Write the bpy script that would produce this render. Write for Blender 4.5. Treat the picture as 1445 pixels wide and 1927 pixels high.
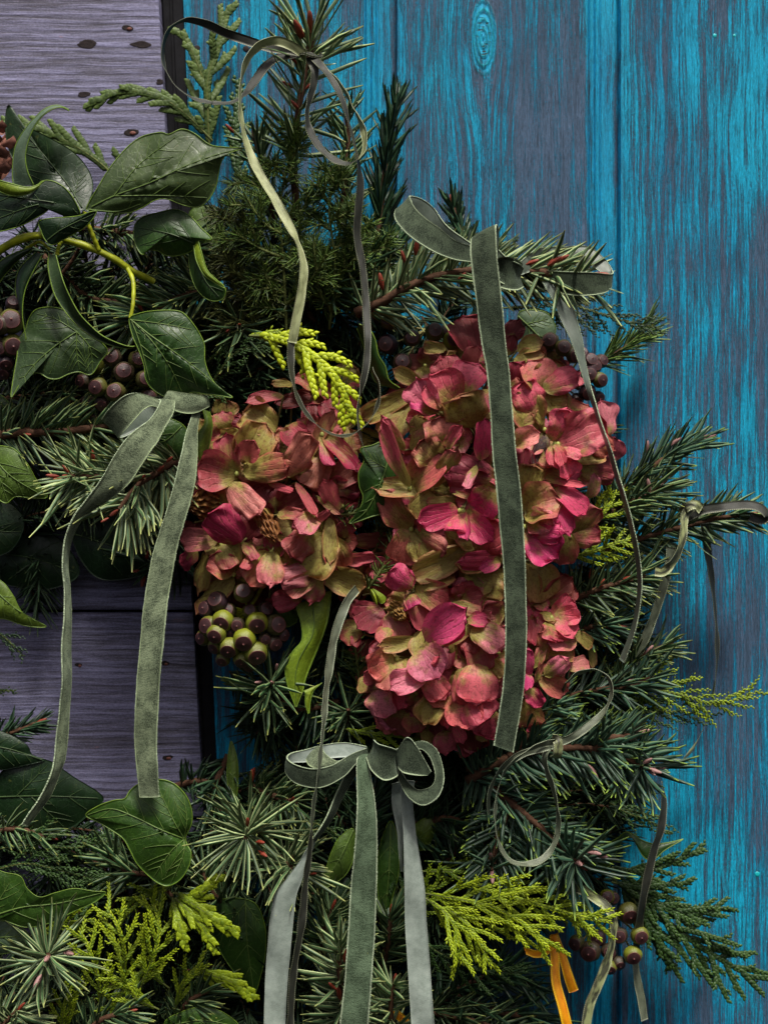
import bpy, math, random
import numpy as np
from mathutils import Vector, Matrix

# ------------------------------------------------------------------ camera, sky, sun, exposure
for o in list(bpy.data.objects): bpy.data.objects.remove(o)
SC = bpy.context.scene
COL = SC.collection
K = 1.0/3125.0            # metres per photo pixel on the wall's face
DC = 2800.0               # camera distance from the wall, in photo pixels
HZ = 1.45                 # height of the picture's centre above ground (m)
cam_d = bpy.data.cameras.new('camera'); CAM = bpy.data.objects.new('camera', cam_d); COL.objects.link(CAM)
CAM.location = (0, -DC*K, HZ); CAM.rotation_euler = (math.radians(90), 0, 0)
cam_d.sensor_fit = 'VERTICAL'; cam_d.sensor_height = 24.0; cam_d.lens = 24.0*DC/1927.0
cam_d.clip_start = 0.01; cam_d.clip_end = 60
cam_d.dof.use_dof = True; cam_d.dof.focus_distance = (DC-265)*K; cam_d.dof.aperture_fstop = 7.0
SC.camera = CAM
W = bpy.data.worlds.new('World'); SC.world = W; W.use_nodes = True
SUN_EL, SUN_AZ = math.radians(64), math.radians(180-14)     # from above, in front, a little left
sky = W.node_tree.nodes.new('ShaderNodeTexSky'); sky.sky_type = 'NISHITA'; sky.sun_disc = False
sky.sun_elevation = SUN_EL; sky.sun_rotation = SUN_AZ; sky.dust_density = 7.0; sky.air_density = 0.55; sky.ozone_density = 0.3
bg = W.node_tree.nodes['Background']; bg.inputs['Strength'].default_value = 0.05
W.node_tree.links.new(sky.outputs[0], bg.inputs[0])
sd = bpy.data.lights.new('sun', 'SUN'); sd.energy = 2.8; sd.angle = math.radians(11); sd.color = (1, .96, .88)
SUN = bpy.data.objects.new('sun', sd); COL.objects.link(SUN)
sv = Vector((math.sin(SUN_AZ)*math.cos(SUN_EL), math.cos(SUN_AZ)*math.cos(SUN_EL), math.sin(SUN_EL)))
SUN.rotation_euler = sv.to_track_quat('Z', 'Y').to_euler(); SUN.location = sv*4
SC.view_settings.view_transform = 'Standard'; SC.view_settings.look = 'None'
SC.view_settings.exposure = 0.9; SC.view_settings.gamma = 1.0

# ------------------------------------------------------------------ helpers
RS = np.random.RandomState(11)
def P(a):
    """photo pixels + distance out from the wall (px)  ->  world metres.  a: (...,3)"""
    a = np.asarray(a, float); f = (DC-a[..., 2])/DC
    return np.stack([(a[..., 0]-722.5)*f*K, -a[..., 2]*K, HZ+(963.5-a[..., 1])*f*K], -1)
def nrm(v): return v/np.maximum(np.linalg.norm(v, axis=-1, keepdims=True), 1e-12)
def spl(pts, n, closed=False):
    p = np.asarray(pts, float)
    if len(p) == 2 and not closed: 
        t = np.linspace(0, 1, n)[:, None]; return p[0]*(1-t)+p[1]*t
    m = len(p)
    if closed: q = np.vstack([p[-1], p, p[0], p[1]]); segs = m
    else: q = np.vstack([2*p[0]-p[1], p, 2*p[-1]-p[-2]]); segs = m-1
    seglen = np.array([np.linalg.norm((q[i+2]-q[i+1])) for i in range(segs)])+1e-9
    cum = np.concatenate([[0], np.cumsum(seglen)]); s = np.linspace(0, cum[-1], n, endpoint=not closed)
    i = np.clip(np.searchsorted(cum, s, 'right')-1, 0, segs-1); t = ((s-cum[i])/seglen[i])[:, None]
    a, b, c, d = q[i], q[i+1], q[i+2], q[i+3]
    return .5*((2*b)+(c-a)*t+(2*a-5*b+4*c-d)*t*t+(3*b-a-3*c+d)*t**3)
def tag(o, label=None, cat=None, group=None, kind=None):
    if label: o['label'] = label
    if cat: o['category'] = cat
    if group: o['group'] = group
    if kind: o['kind'] = kind
    return o
class Thing:
    def __init__(s, name, base, label, cat, group=None, kind=None):
        s.loc = P(np.array(base, float)); s.o = bpy.data.objects.new(name, None); s.o.empty_display_size = .01
        s.o.location = s.loc; COL.objects.link(s.o); tag(s.o, label, cat, group, kind)
def mesh(name, V, F, mats, smooth=True, attr=None, mi=None):
    """V (n,3); F: list of arrays (m,3)/(m,4)"""
    if not isinstance(F, (list, tuple)): F = [F]
    F = [np.asarray(f, np.int32) for f in F if len(f)]
    me = bpy.data.meshes.new(name)
    me.vertices.add(len(V)); me.vertices.foreach_set('co', np.asarray(V, np.float32).ravel())
    tot = np.concatenate([np.full(len(f), f.shape[1], np.int32) for f in F]); idx = np.concatenate([f.ravel() for f in F])
    st = np.concatenate([[0], np.cumsum(tot)[:-1]]).astype(np.int32)
    me.loops.add(len(idx)); me.loops.foreach_set('vertex_index', idx)
    me.polygons.add(len(tot)); me.polygons.foreach_set('loop_start', st)
    me.polygons.foreach_set('use_smooth', np.full(len(tot), smooth, bool))
    if attr is not None:
        a = me.attributes.new('pc', 'FLOAT_VECTOR', 'POINT'); a.data.foreach_set('vector', np.asarray(attr, np.float32).ravel())
    for m in (mats if isinstance(mats, (list, tuple)) else [mats]): me.materials.append(m)
    if mi is not None: me.polygons.foreach_set('material_index', np.asarray(mi, np.int32))
    me.update(calc_edges=True); me.validate()
    return me
def part(th, name, V, F, mats, smooth=True, attr=None, mi=None, parent=None, label=None, kind=None):
    """link a mesh (world coords) as a child of the thing (or of one of its parts)"""
    loc = th.loc if isinstance(th, Thing) else P(np.array(th, float))
    me = mesh(name, V-loc, F, mats, smooth, attr, mi)
    o = bpy.data.objects.new(name, me); COL.objects.link(o)
    if isinstance(th, Thing): o.parent = parent if parent is not None else th.o
    else: o.location = loc
    tag(o, label, kind=kind); return o
def grid_faces(nu, nv, cu=False, cv=False, off=0):
    u = np.arange(nu if cu else nu-1); v = np.arange(nv if cv else nv-1)
    U, Vv = np.meshgrid(u, v, indexing='ij'); U2 = (U+1) % nu; V2 = (Vv+1) % nv
    return np.stack([U*nv+Vv, U2*nv+Vv, U2*nv+V2, U*nv+V2], -1).reshape(-1, 4)+off
def join(items):
    """items: list of (V,F4[,A])"""
    Vs, Fs, As, n = [], [], [], 0
    for it in items:
        Vs.append(it[0]); Fs.append(it[1]+n); n += len(it[0])
        As.append(it[2] if len(it) > 2 and it[2] is not None else np.zeros((len(it[0]), 3)))
    return np.vstack(Vs), np.vstack(Fs), np.vstack(As)
def frames(C):
    T = nrm(np.gradient(C, axis=0)); ref = np.array([.13, 1., .07]); n = nrm(np.cross(T, ref)); b = np.cross(n, T)
    return T, n, b
def tube(C, r, seg=6, rnd=0.):
    """C (n,3) world, r px radius scalar/array -> V,F4,A"""
    C = np.asarray(C); n = len(C); r = np.broadcast_to(np.asarray(r, float), (n,))*K
    T, a, b = frames(C); ph = np.arange(seg)*2*math.pi/seg
    V = C[:, None]+r[:, None, None]*(np.cos(ph)[None, :, None]*a[:, None]+np.sin(ph)[None, :, None]*b[:, None])
    F = grid_faces(n, seg, cv=True)
    A = np.zeros((n, seg, 3)); A[..., 0] = rnd; A[..., 1] = np.linspace(0, 1, n)[:, None]
    caps = []
    for e in (0, (n-1)*seg):
        for k in range(1, seg-1, 2): caps.append([e, e+k, e+k+1, e+min(k+2, seg-1)])
    return V.reshape(-1, 3), np.vstack([F, np.array(caps)]), A.reshape(-1, 3)

# ------------------------------------------------------------------ material helpers
class NT:
    def __init__(s, name):
        s.m = bpy.data.materials.new(name); s.m.use_nodes = True; s.t = s.m.node_tree; s.b = s.t.nodes['Principled BSDF']
    def n(s, typ, **kw):
        nd = s.t.nodes.new('ShaderNode'+typ)
        for k, v in kw.items(): setattr(nd, k, v)
        return nd
    def l(s, a, b):
        if hasattr(a, 'is_output') or isinstance(a, bpy.types.NodeSocket): s.t.links.new(a, b)
        elif isinstance(a, (tuple, list)) and len(a) == 3 and b.type == 'RGBA': b.default_value = (*a, 1)
        else: b.default_value = a
    def math(s, op, a, b=0.0, c=None, clamp=False):
        nd = s.n('Math', operation=op, use_clamp=clamp); s.l(a, nd.inputs[0]); s.l(b, nd.inputs[1])
        if c is not None: s.l(c, nd.inputs[2])
        return nd.outputs[0]
    def vec(s, op, a, b=(0, 0, 0)):
        nd = s.n('VectorMath', operation=op); s.l(a, nd.inputs[0]); s.l(b, nd.inputs[1]); return nd.outputs[0]
    def noise(s, vec, scale=1., detail=4., rough=.55, dist=0.):
        nd = s.n('TexNoise'); s.l(vec, nd.inputs['Vector']); nd.inputs['Scale'].default_value = scale
        nd.inputs['Detail'].default_value = detail; nd.inputs['Roughness'].default_value = rough; nd.inputs['Distortion'].default_value = dist
        return nd.outputs[0]
    def ramp(s, f, stops, interp='LINEAR'):
        nd = s.n('ValToRGB'); s.l(f, nd.inputs[0]); r = nd.color_ramp; r.interpolation = interp
        while len(r.elements) < len(stops): r.elements.new(.5)
        for e, (p, c) in zip(r.elements, stops):
            e.position = p; e.color = (c, c, c, 1) if isinstance(c, (int, float)) else (*c, 1)
        return nd.outputs[0]
    def mix(s, f, a, b, mode='MIX'):
        nd = s.n('Mix', data_type='RGBA', blend_type=mode); s.l(f, nd.inputs[0]); s.l(a, nd.inputs[6]); s.l(b, nd.inputs[7]); return nd.outputs[2]
    def attr(s, nm='pc'):
        nd = s.n('Attribute', attribute_name=nm); return nd.outputs['Vector']
    def sep(s, v):
        nd = s.n('SeparateXYZ'); s.l(v, nd.inputs[0]); return nd.outputs
    def comb(s, x, y, z):
        nd = s.n('CombineXYZ'); [s.l(v, i) for v, i in zip((x, y, z), nd.inputs)]; return nd.outputs[0]
    def bump(s, h, strength=.3, dist=.001):
        nd = s.n('Bump'); nd.inputs['Strength'].default_value = strength; nd.inputs['Distance'].default_value = dist
        s.l(h, nd.inputs['Height']); s.l(nd.outputs[0], s.b.inputs['Normal']); return nd
    def obj100(s):
        """object coordinates in units of 100 photo pixels"""
        tc = s.n('TexCoord'); return s.vec('MULTIPLY', tc.outputs['Object'], (1/K/100,)*3)
    def set(s, **kw):
        for k, v in kw.items(): s.l(v, s.b.inputs[k.replace('_', ' ')])
def simple(name, col, rough=.6, spec=.4, var=.25, scale=6.):
    t = NT(name); n = t.noise(t.obj100(), scale, 5)
    c = t.mix(t.ramp(n, [(.3, 0.), (.7, 1.)]), tuple(x*(1-var) for x in col), tuple(min(1, x*(1+var)) for x in col))
    t.set(Base_Color=c, Roughness=rough); t.b.inputs['Specular IOR Level'].default_value = spec
    t.bump(n, .25, .0006); return t.m

def mat_needle(name, core, edge, tip=None, rough=.42, spec=.45):
    """pc = (random, along, edge-ness)"""
    t = NT(name); x, y, z = t.sep(t.attr())
    c = t.mix(t.ramp(z, [(.3, 0.), (.95, 1.)]), core, edge)
    v = t.ramp(x, [(0., .45), (.5, .9), (1., 1.45)])
    c = t.mix(1., c, v, 'MULTIPLY')
    if tip: c = t.mix(t.ramp(y, [(.86, 0.), (1., .8)]), c, tip)
    t.set(Base_Color=c, Roughness=rough); t.b.inputs['Specular IOR Level'].default_value = spec
    return t.m
M = {}
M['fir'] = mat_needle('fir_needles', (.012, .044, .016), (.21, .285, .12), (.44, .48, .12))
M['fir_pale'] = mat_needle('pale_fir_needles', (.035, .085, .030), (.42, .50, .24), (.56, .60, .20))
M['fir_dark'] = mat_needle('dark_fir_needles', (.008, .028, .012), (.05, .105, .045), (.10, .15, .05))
M['spruce'] = mat_needle('blue_green_needles', (.014, .048, .028), (.115, .185, .105), (.40, .58, .08))
M['juniper'] = mat_needle('juniper_needles', (.028, .066, .012), (.18, .27, .055), (.42, .50, .10))
M['juniper_dark'] = mat_needle('dark_juniper_needles', (.035, .045, .012), (.14, .16, .04), (.24, .27, .07))
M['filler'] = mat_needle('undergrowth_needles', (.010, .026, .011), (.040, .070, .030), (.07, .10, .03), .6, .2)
M['twig'] = simple('twig_bark', (.075, .036, .02), .8, .2, .45, 18)
M['twig_green'] = simple('green_twig', (.10, .12, .03), .7, .3, .4, 14)
M['bud'] = simple('red_brown_bud', (.22, .035, .018), .5, .4, .5, 30)
M['bud_pale'] = simple('resin_bud', (.30, .16, .15), .5, .5, .55, 30)

def mat_scale(name, a, b, rough=.5):
    t = NT(name); x, y, z = t.sep(t.attr())
    c = t.mix(x, a, b); t.set(Base_Color=c, Roughness=rough); t.b.inputs['Specular IOR Level'].default_value = .35
    try: t.b.inputs['Subsurface Weight'].default_value = 0
    except Exception: pass
    return t.m
M['lime_bright'] = mat_scale('bright_lime_cypress', (.10, .17, .004), (.46, .54, .014))
M['lime'] = mat_scale('lime_cypress', (.065, .12, .004), (.35, .44, .012))
M['lime_mid'] = mat_scale('yellow_green_cypress', (.04, .085, .004), (.27, .35, .010))
M['cyp'] = mat_scale('green_cypress', (.010, .030, .008), (.046, .095, .018))
M['cyp_dark'] = mat_scale('dark_cypress', (.010, .026, .012), (.03, .06, .022))
M['thuja'] = mat_scale('thuja_green', (.035, .062, .014), (.10, .155, .03))

def mat_leaf(name, dark, light, rough=.42, spec=.42, trans=0.):
    """pc = (x,y in leaf, edge 0..1)"""
    t = NT(name); p = t.obj100()
    n = t.noise(p, 1.3, 3); n2 = t.noise(p, 14, 4)
    vo = t.n('TexVoronoi', feature='DISTANCE_TO_EDGE'); t.l(t.vec('ADD', p, t.vec('MULTIPLY', t.comb(n2, n2, n2), (.15,)*3)), vo.inputs['Vector']); vo.inputs['Scale'].default_value = 7.
    net = t.ramp(vo.outputs['Distance'], [(0., 1.), (.06, 0.)])
    c = t.mix(t.ramp(n, [(.3, 0.), (.7, 1.)]), dark, light)
    c = t.mix(t.math('MULTIPLY', net, .22), c, tuple(min(1, x*2.6+.01) for x in light))
    c = t.mix(t.ramp(n2, [(.3, .0), (.8, .3)]), c, tuple(x*.5 for x in dark))
    oi = t.n('ObjectInfo'); sp = t.noise(t.vec('ADD', p, t.comb(oi.outputs['Random'], 0., 0.)), 5., 5, .7)
    c = t.mix(t.ramp(sp, [(.64, 0.), (.70, .55)]), c, (.10, .11, .03)); c = t.mix(t.ramp(t.noise(p, 22., 2), [(.70, 0.), (.74, .6)]), c, (.05, .03, .012))
    c = t.mix(1., c, t.ramp(oi.outputs['Random'], [(0., (.8, .85, .7)), (.5, (1., 1., 1.)), (1., (1.35, 1.2, .9))]), 'MULTIPLY')
    t.set(Base_Color=c, Roughness=t.math('ADD', t.math('MULTIPLY', n2, .4), rough-.18)); t.b.inputs['Specular IOR Level'].default_value = spec
    h = t.math('ADD', t.math('MULTIPLY', net, -.5), t.math('MULTIPLY', n2, .6)); t.bump(h, .35, .0004)
    return t.m
M['leaf'] = mat_leaf('ivy_leaf_green', (.010, .034, .005), (.029, .076, .010))
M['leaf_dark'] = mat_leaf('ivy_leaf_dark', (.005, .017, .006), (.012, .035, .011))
M['leaf_mat'] = mat_leaf('ivy_leaf_matt', (.018, .038, .012), (.042, .074, .026), .42)
M['leaf_under'] = mat_leaf('ivy_leaf_underside', (.08, .13, .010), (.18, .26, .015), .5, .3)
M['leaf_olive'] = mat_leaf('ivy_leaf_olive', (.035, .065, .010), (.08, .14, .018), .45)
M['leaf_grey'] = mat_leaf('ivy_leaf_grey', (.06, .10, .06), (.10, .15, .09), .5)
M['vein'] = simple('ivy_vein', (.085, .14, .028), .5, .4, .25, 8)
M['vein_dim'] = simple('ivy_vein_dim', (.035, .065, .018), .5, .4, .25, 8)
M['margin'] = simple('ivy_margin', (.12, .20, .02), .45, .4, .3, 8)
M['stem'] = simple('ivy_stem', (.32, .36, .012), .5, .4, .35, 7)
# petals, berries, ribbon and wood materials
def mat_petal():
    t = NT('hydrangea_petal'); x, y, z = t.sep(t.attr())
    oi = t.n('ObjectInfo'); base = oi.outputs['Color']; g = oi.outputs['Alpha']
    tc = t.n('TexCoord'); p = t.vec('ADD', t.vec('MULTIPLY', tc.outputs['Object'], (1, 1, 1)), t.comb(t.math('MULTIPLY', oi.outputs['Random'], 37.), 0., 0.))
    n1 = t.noise(p, 2.2, 4, .6); n2 = t.noise(p, 11, 5, .65)
    green = t.mix(n2, (.20, .19, .035), (.46, .38, .10))
    # greener towards the base and along the midrib, more so where the petal is a green one
    f = t.math('ADD', t.math('MULTIPLY', t.math('SUBTRACT', n1, .5), 2.2), t.math('SUBTRACT', t.math('MULTIPLY', g, 1.35), t.math('MULTIPLY', y, 1.0)))
    f = t.ramp(t.math('ADD', f, .12), [(0., 0.), (.55, 1.)])
    c = t.mix(f, base, green)
    # crimson rim
    rim = t.ramp(t.math('ADD', z, t.math('MULTIPLY', t.math('SUBTRACT', n2, .5), .5)), [(.45, 0.), (1., .7)]); c = t.mix(rim, c, t.mix(.5, base, (.50, .035, .09)))
    # mottling
    c = t.mix(t.ramp(n2, [(.36, .5), (.50, 0.)]), c, (.18, .035, .03))
    c = t.mix(t.ramp(t.noise(p, 30, 3, .6), [(.60, 0.), (.68, .7)]), c, (.12, .03, .02))
    # radiating veins
    ang = t.math('ARCTAN2', x, t.math('ADD', y, .25))
    v = t.math('SINE', t.math('ADD', t.math('MULTIPLY', ang, 34.), t.math('MULTIPLY', n1, 9.)))
    vr = t.ramp(v, [(.72, 0.), (1., 1.)])
    c = t.mix(t.math('MULTIPLY', vr, .15), c, t.mix(.5, c, (.55, .36, .20)))
    t.set(Base_Color=c, Roughness=.5); t.b.inputs['Specular IOR Level'].default_value = .35
    t.bump(t.math('ADD', t.math('MULTIPLY', vr, .5), n2), .55, .0006)
    tr = t.n('BsdfTranslucent'); t.l(c, tr.inputs[0]); ms = t.n('MixShader'); ms.inputs[0].default_value = .32
    t.l(t.b.outputs[0], ms.inputs[1]); t.l(tr.outputs[0], ms.inputs[2]); t.l(ms.outputs[0], t.t.nodes['Material Output'].inputs[0])
    return t.m
M['petal'] = mat_petal()
M['petal_stalk'] = simple('flower_stalk', (.17, .15, .05), .6, .3, .4, 9)
M['eye'] = simple('flower_eye', (.38, .42, .10), .5, .4, .3, 14)

def mat_berry():
    t = NT('ivy_berry'); x, y, z = t.sep(t.attr())      # x: 0 stalk end .. 1 crown, z: rim mask
    oi = t.n('ObjectInfo'); n = t.noise(t.obj100(), 12, 4)
    body = t.mix(t.ramp(t.math('ADD', x, t.math('MULTIPLY', t.math('SUBTRACT', n, .5), .5)), [(.62, 0.), (.95, 1.)]), oi.outputs['Color'], (.042, .015, .017))
    c = t.mix(z, body, (.18, .06, .055)); c = t.mix(t.ramp(n, [(.3, .4), (.5, 0.)]), c, (.03, .018, .014))
    t.set(Base_Color=c, Roughness=.4); t.b.inputs['Specular IOR Level'].default_value = .5; t.bump(n, .3, .0005); return t.m
M['berry'] = mat_berry()

def mat_velvet(name, a, b, edge):
    t = NT(name); x, y, z = t.sep(t.attr())    # x across 0..1, y along
    p = t.comb(t.math('MULTIPLY', x, .45), y, 0.)
    big = t.noise(t.comb(x, t.math('MULTIPLY', y, .9), 0.), 1.6, 3); fine = t.noise(t.comb(x, y, 0.), 22, 3, .8); mid = t.noise(p, 12, 4, .6)
    c = t.mix(t.ramp(t.math('ADD', big, t.math('MULTIPLY', t.math('SUBTRACT', mid, .5), .35)), [(.40, 0.), (.60, 1.)]), a, b)
    c = t.mix(t.ramp(fine, [(.42, .0), (.68, .75)]), c, tuple(v*2. for v in b)); c = t.mix(t.ramp(mid, [(.3, .35), (.5, 0.)]), c, tuple(v*.7 for v in a))
    e = t.math('ABSOLUTE', t.math('SUBTRACT', x, .5)); e = t.math('ADD', e, t.math('MULTIPLY', t.math('SUBTRACT', fine, .5), .05))
    c = t.mix(t.ramp(e, [(.455, 0.), (.475, .8)]), c, edge)
    t.set(Base_Color=c, Roughness=.85); t.b.inputs['Specular IOR Level'].default_value = .1
    t.b.inputs['Sheen Weight'].default_value = .22; t.b.inputs['Sheen Roughness'].default_value = .35; t.b.inputs['Sheen Tint'].default_value = (.75, .95, .75, 1)
    t.bump(t.math('ADD', fine, t.math('MULTIPLY', mid, .6)), .7, .0008); return t.m
M['velvet'] = mat_velvet('green_velvet', (.010, .015, .010), (.045, .060, .038), (.36, .44, .28))
M['velvet_pale'] = mat_velvet('pale_green_velvet', (.028, .038, .024), (.155, .19, .115), (.36, .45, .24))
def mat_satin(name, col, dark, edge, wv=1., ew=.44, rough=.34, gold=None):
    t = NT(name); x, y, z = t.sep(t.attr())
    wa = t.math('SINE', t.math('MULTIPLY', y, 160.*wv)); wb = t.math('SINE', t.math('MULTIPLY', x, 130.))
    n = t.noise(t.comb(x, t.math('MULTIPLY', y, 1.2), 0.), 2.2, 3); f = t.noise(t.comb(t.math('MULTIPLY', x, 1.3), t.math('MULTIPLY', y, 12.), 0.), 6, 4, .7)
    c = t.mix(t.ramp(n, [(.3, 0.), (.7, 1.)]), dark, col); c = t.mix(t.math('MULTIPLY', t.ramp(f, [(.4, 0.), (.7, 1.)]), .4), c, tuple(min(1, v*1.8) for v in col))
    if gold: c = t.mix(t.ramp(t.noise(t.comb(t.math('MULTIPLY', x, .8), t.math('MULTIPLY', y, .55), 0.), 1.6, 3, .6), [(.44, 0.), (.56, .9)]), c, gold)
    e = t.math('ABSOLUTE', t.math('SUBTRACT', x, .5)); st = t.ramp(t.math('SINE', t.math('MULTIPLY', y, 85.)), [(.45, .25), (.7, 1.)])
    c = t.mix(t.math('MULTIPLY', t.ramp(e, [(ew, 0.), (ew+.02, 1.)]), st), c, edge)
    t.set(Base_Color=c, Roughness=rough); t.b.inputs['Specular IOR Level'].default_value = .5
    try: t.b.inputs['Anisotropic'].default_value = .4
    except Exception: pass
    t.bump(t.math('ADD', t.math('MULTIPLY', wa, .4), t.math('MULTIPLY', wb, .3)), .35, .0002); return t.m
M['satin'] = mat_satin('grey_satin', (.30, .35, .31), (.16, .20, .17), (.50, .58, .48), ew=.47)
M['satin_dim'] = mat_satin('dull_satin', (.12, .15, .12), (.07, .09, .07), (.42, .50, .36), ew=.46)
M['cord'] = mat_satin('olive_ribbon', (.085, .090, .055), (.020, .021, .014), (.42, .45, .28), 1.6, .38, .42, (.34, .38, .17))
M['cord_gold'] = mat_satin('gold_olive_ribbon', (.30, .33, .16), (.12, .13, .06), (.50, .52, .32), 1.6, .40, .36, (.40, .44, .22))
M['cord_dark'] = mat_satin('black_ribbon', (.030, .032, .024), (.012, .013, .010), (.26, .28, .18), 1.6, .40, .5)
M['cord_grey'] = mat_satin('grey_green_ribbon', (.13, .15, .10), (.05, .06, .042), (.40, .46, .30), 1.6, .40, .42)
M['orange'] = mat_satin('orange_ribbon', (.85, .33, .008), (.60, .13, .004), (.95, .70, .03), 1., .33, .3)

def mat_paint_wood(name, vertical=True):
    """weathered painted wood. pc.x = edge/moulding mask, pc.y = how worn this plank is, pc.z = seed"""
    t = NT(name); ex, worn, seed = t.sep(t.attr())
    tc = t.n('TexCoord'); q = t.sep(t.vec('MULTIPLY', tc.outputs['Object'], (1/K/100,)*3))
    across, along = (q[0], q[2]) if vertical else (q[2], q[0])
    across = t.math('ADD', across, t.math('MULTIPLY', seed, 17.3)); along = t.math('ADD', along, t.math('MULTIPLY', seed, 5.1))
    return t, ex, worn, seed, q, across, along
def blue_wood():
    t, ex, worn, seed, q, ac, al = mat_paint_wood('blue_painted_plank')
    # knot: the grain swings round it
    def knot(kx, kz, sx, sz, amp, acr):
        dx = t.math('DIVIDE', t.math('SUBTRACT', q[0], kx), sx); dz = t.math('DIVIDE', t.math('SUBTRACT', q[2], kz), sz)
        r2 = t.math('ADD', t.math('MULTIPLY', dx, dx), t.math('MULTIPLY', dz, dz)); r = t.math('SQRT', r2)
        g = t.math('POWER', 2.718, t.math('MULTIPLY', r2, -.22))
        return t.math('ADD', acr, t.math('MULTIPLY', t.math('MULTIPLY', dx, g), -amp)), r, g
    kx, kz = (910-722.5)/100, (2100-70)/100
    ac, kr, kg = knot(kx, kz, .26, .75, .20, ac)
    wob = t.noise(t.comb(t.math('MULTIPLY', ac, .6), t.math('MULTIPLY', al, .16), 0.), 1., 3)
    ac = t.math('ADD', ac, t.math('MULTIPLY', t.math('SUBTRACT', wob, .5), .34))
    def nz(fa, fl, det=4, r=.6, o=0.): return t.noise(t.comb(t.math('ADD', t.math('MULTIPLY', ac, fa), o), t.math('MULTIPLY', al, fl), o), 1., det, r)
    s1 = nz(2.4, .10, 3); s2 = nz(10, .22, 4, .65, 3.); s3 = nz(34, .8, 6, .8, 7.); s4 = nz(70, 22, 3, .8, 1.); patch = nz(.8, .28, 3, .5, 9.)
    # paint left on the surface
    f = t.math('ADD', t.math('MULTIPLY', t.math('SUBTRACT', s1, .5), 1.5), t.math('MULTIPLY', t.math('SUBTRACT', s2, .5), 2.0))
    f = t.math('ADD', f, t.math('MULTIPLY', t.math('SUBTRACT', s3, .5), 3.6)); f = t.math('ADD', f, t.math('MULTIPLY', t.math('SUBTRACT', s4, .5), 1.3))
    f = t.math('ADD', f, t.math('MULTIPLY', t.math('SUBTRACT', patch, .5), 1.6)); f = t.math('SUBTRACT', f, worn)
    f = t.math('ADD', f, t.math('MULTIPLY', ex, .55)); f = t.math('ADD', f, t.math('MULTIPLY', t.ramp(kr, [(.0, 1.), (1., 1.), ]), 0.))
    kin = t.ramp(kr, [(.85, 1.), (1., 0.)]); f = t.math('ADD', f, t.math('MULTIPLY', kin, .55))
    paint = t.ramp(t.math('ADD', f, .5), [(.34, 0.), (.66, 1.)])
    blue = t.mix(s2, (.001, .18, .38), (.005, .41, .69)); blue = t.mix(t.ramp(patch, [(.4, 0.), (.75, .7)]), blue, (.008, .54, .80))
    wood = t.mix(s3, (.045, .058, .095), (.24, .29, .44)); wood = t.mix(t.ramp(s2, [(.35, .75), (.6, 0.)]), wood, (.060, .045, .050))
    wood = t.mix(t.math('ADD', t.math('MULTIPLY', s4, .5), .05), wood, (.006, .17, .34))
    c = t.mix(paint, wood, blue)
    crack = t.ramp(s3, [(.34, 1.), (.44, 0.)]); c = t.mix(t.math('MULTIPLY', crack, .7), c, (.016, .022, .03))
    rings = t.math('SINE', t.math('ADD', t.math('MULTIPLY', kr, 26.), t.math('MULTIPLY', s4, 4.)))
    ck = t.mix(t.ramp(rings, [(.3, 0.), (.8, 1.)]), c, (.004, .36, .44)); c = t.mix(t.math('MULTIPLY', kin, .75), c, ck)
    kc = t.noise(t.comb(t.math('MULTIPLY', q[0], 6.), t.math('MULTIPLY', q[2], 22.), 0.), 1., 2); hole = t.math('MULTIPLY', t.ramp(kc, [(.36, 1.), (.42, 0.)]), t.ramp(kr, [(.45, 1.), (.6, 0.)]))
    c = t.mix(hole, c, (.01, .02, .025))
    g1 = nz(52, 1.6, 4, .8, 13.); g2 = nz(85, 9., 3, .8, 31.)
    c = t.mix(1., c, t.ramp(g1, [(.34, .42), (.50, 1.), (.66, 1.35)]), 'MULTIPLY'); c = t.mix(1., c, t.ramp(g2, [(.36, .62), (.52, 1.), (.68, 1.3)]), 'MULTIPLY')
    h = t.math('ADD', t.math('MULTIPLY', s3, 1.), t.math('ADD', t.math('MULTIPLY', paint, .55), t.math('MULTIPLY', g1, .7))); h = t.math('ADD', h, t.math('MULTIPLY', s4, .35)); h = t.math('SUBTRACT', h, hole)
    h = t.math('ADD', h, t.math('MULTIPLY', t.math('MULTIPLY', rings, kin), .5))
    t.set(Base_Color=c, Roughness=.62); t.b.inputs['Specular IOR Level'].default_value = .35; t.bump(h, .8, .0014); return t.m
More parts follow.
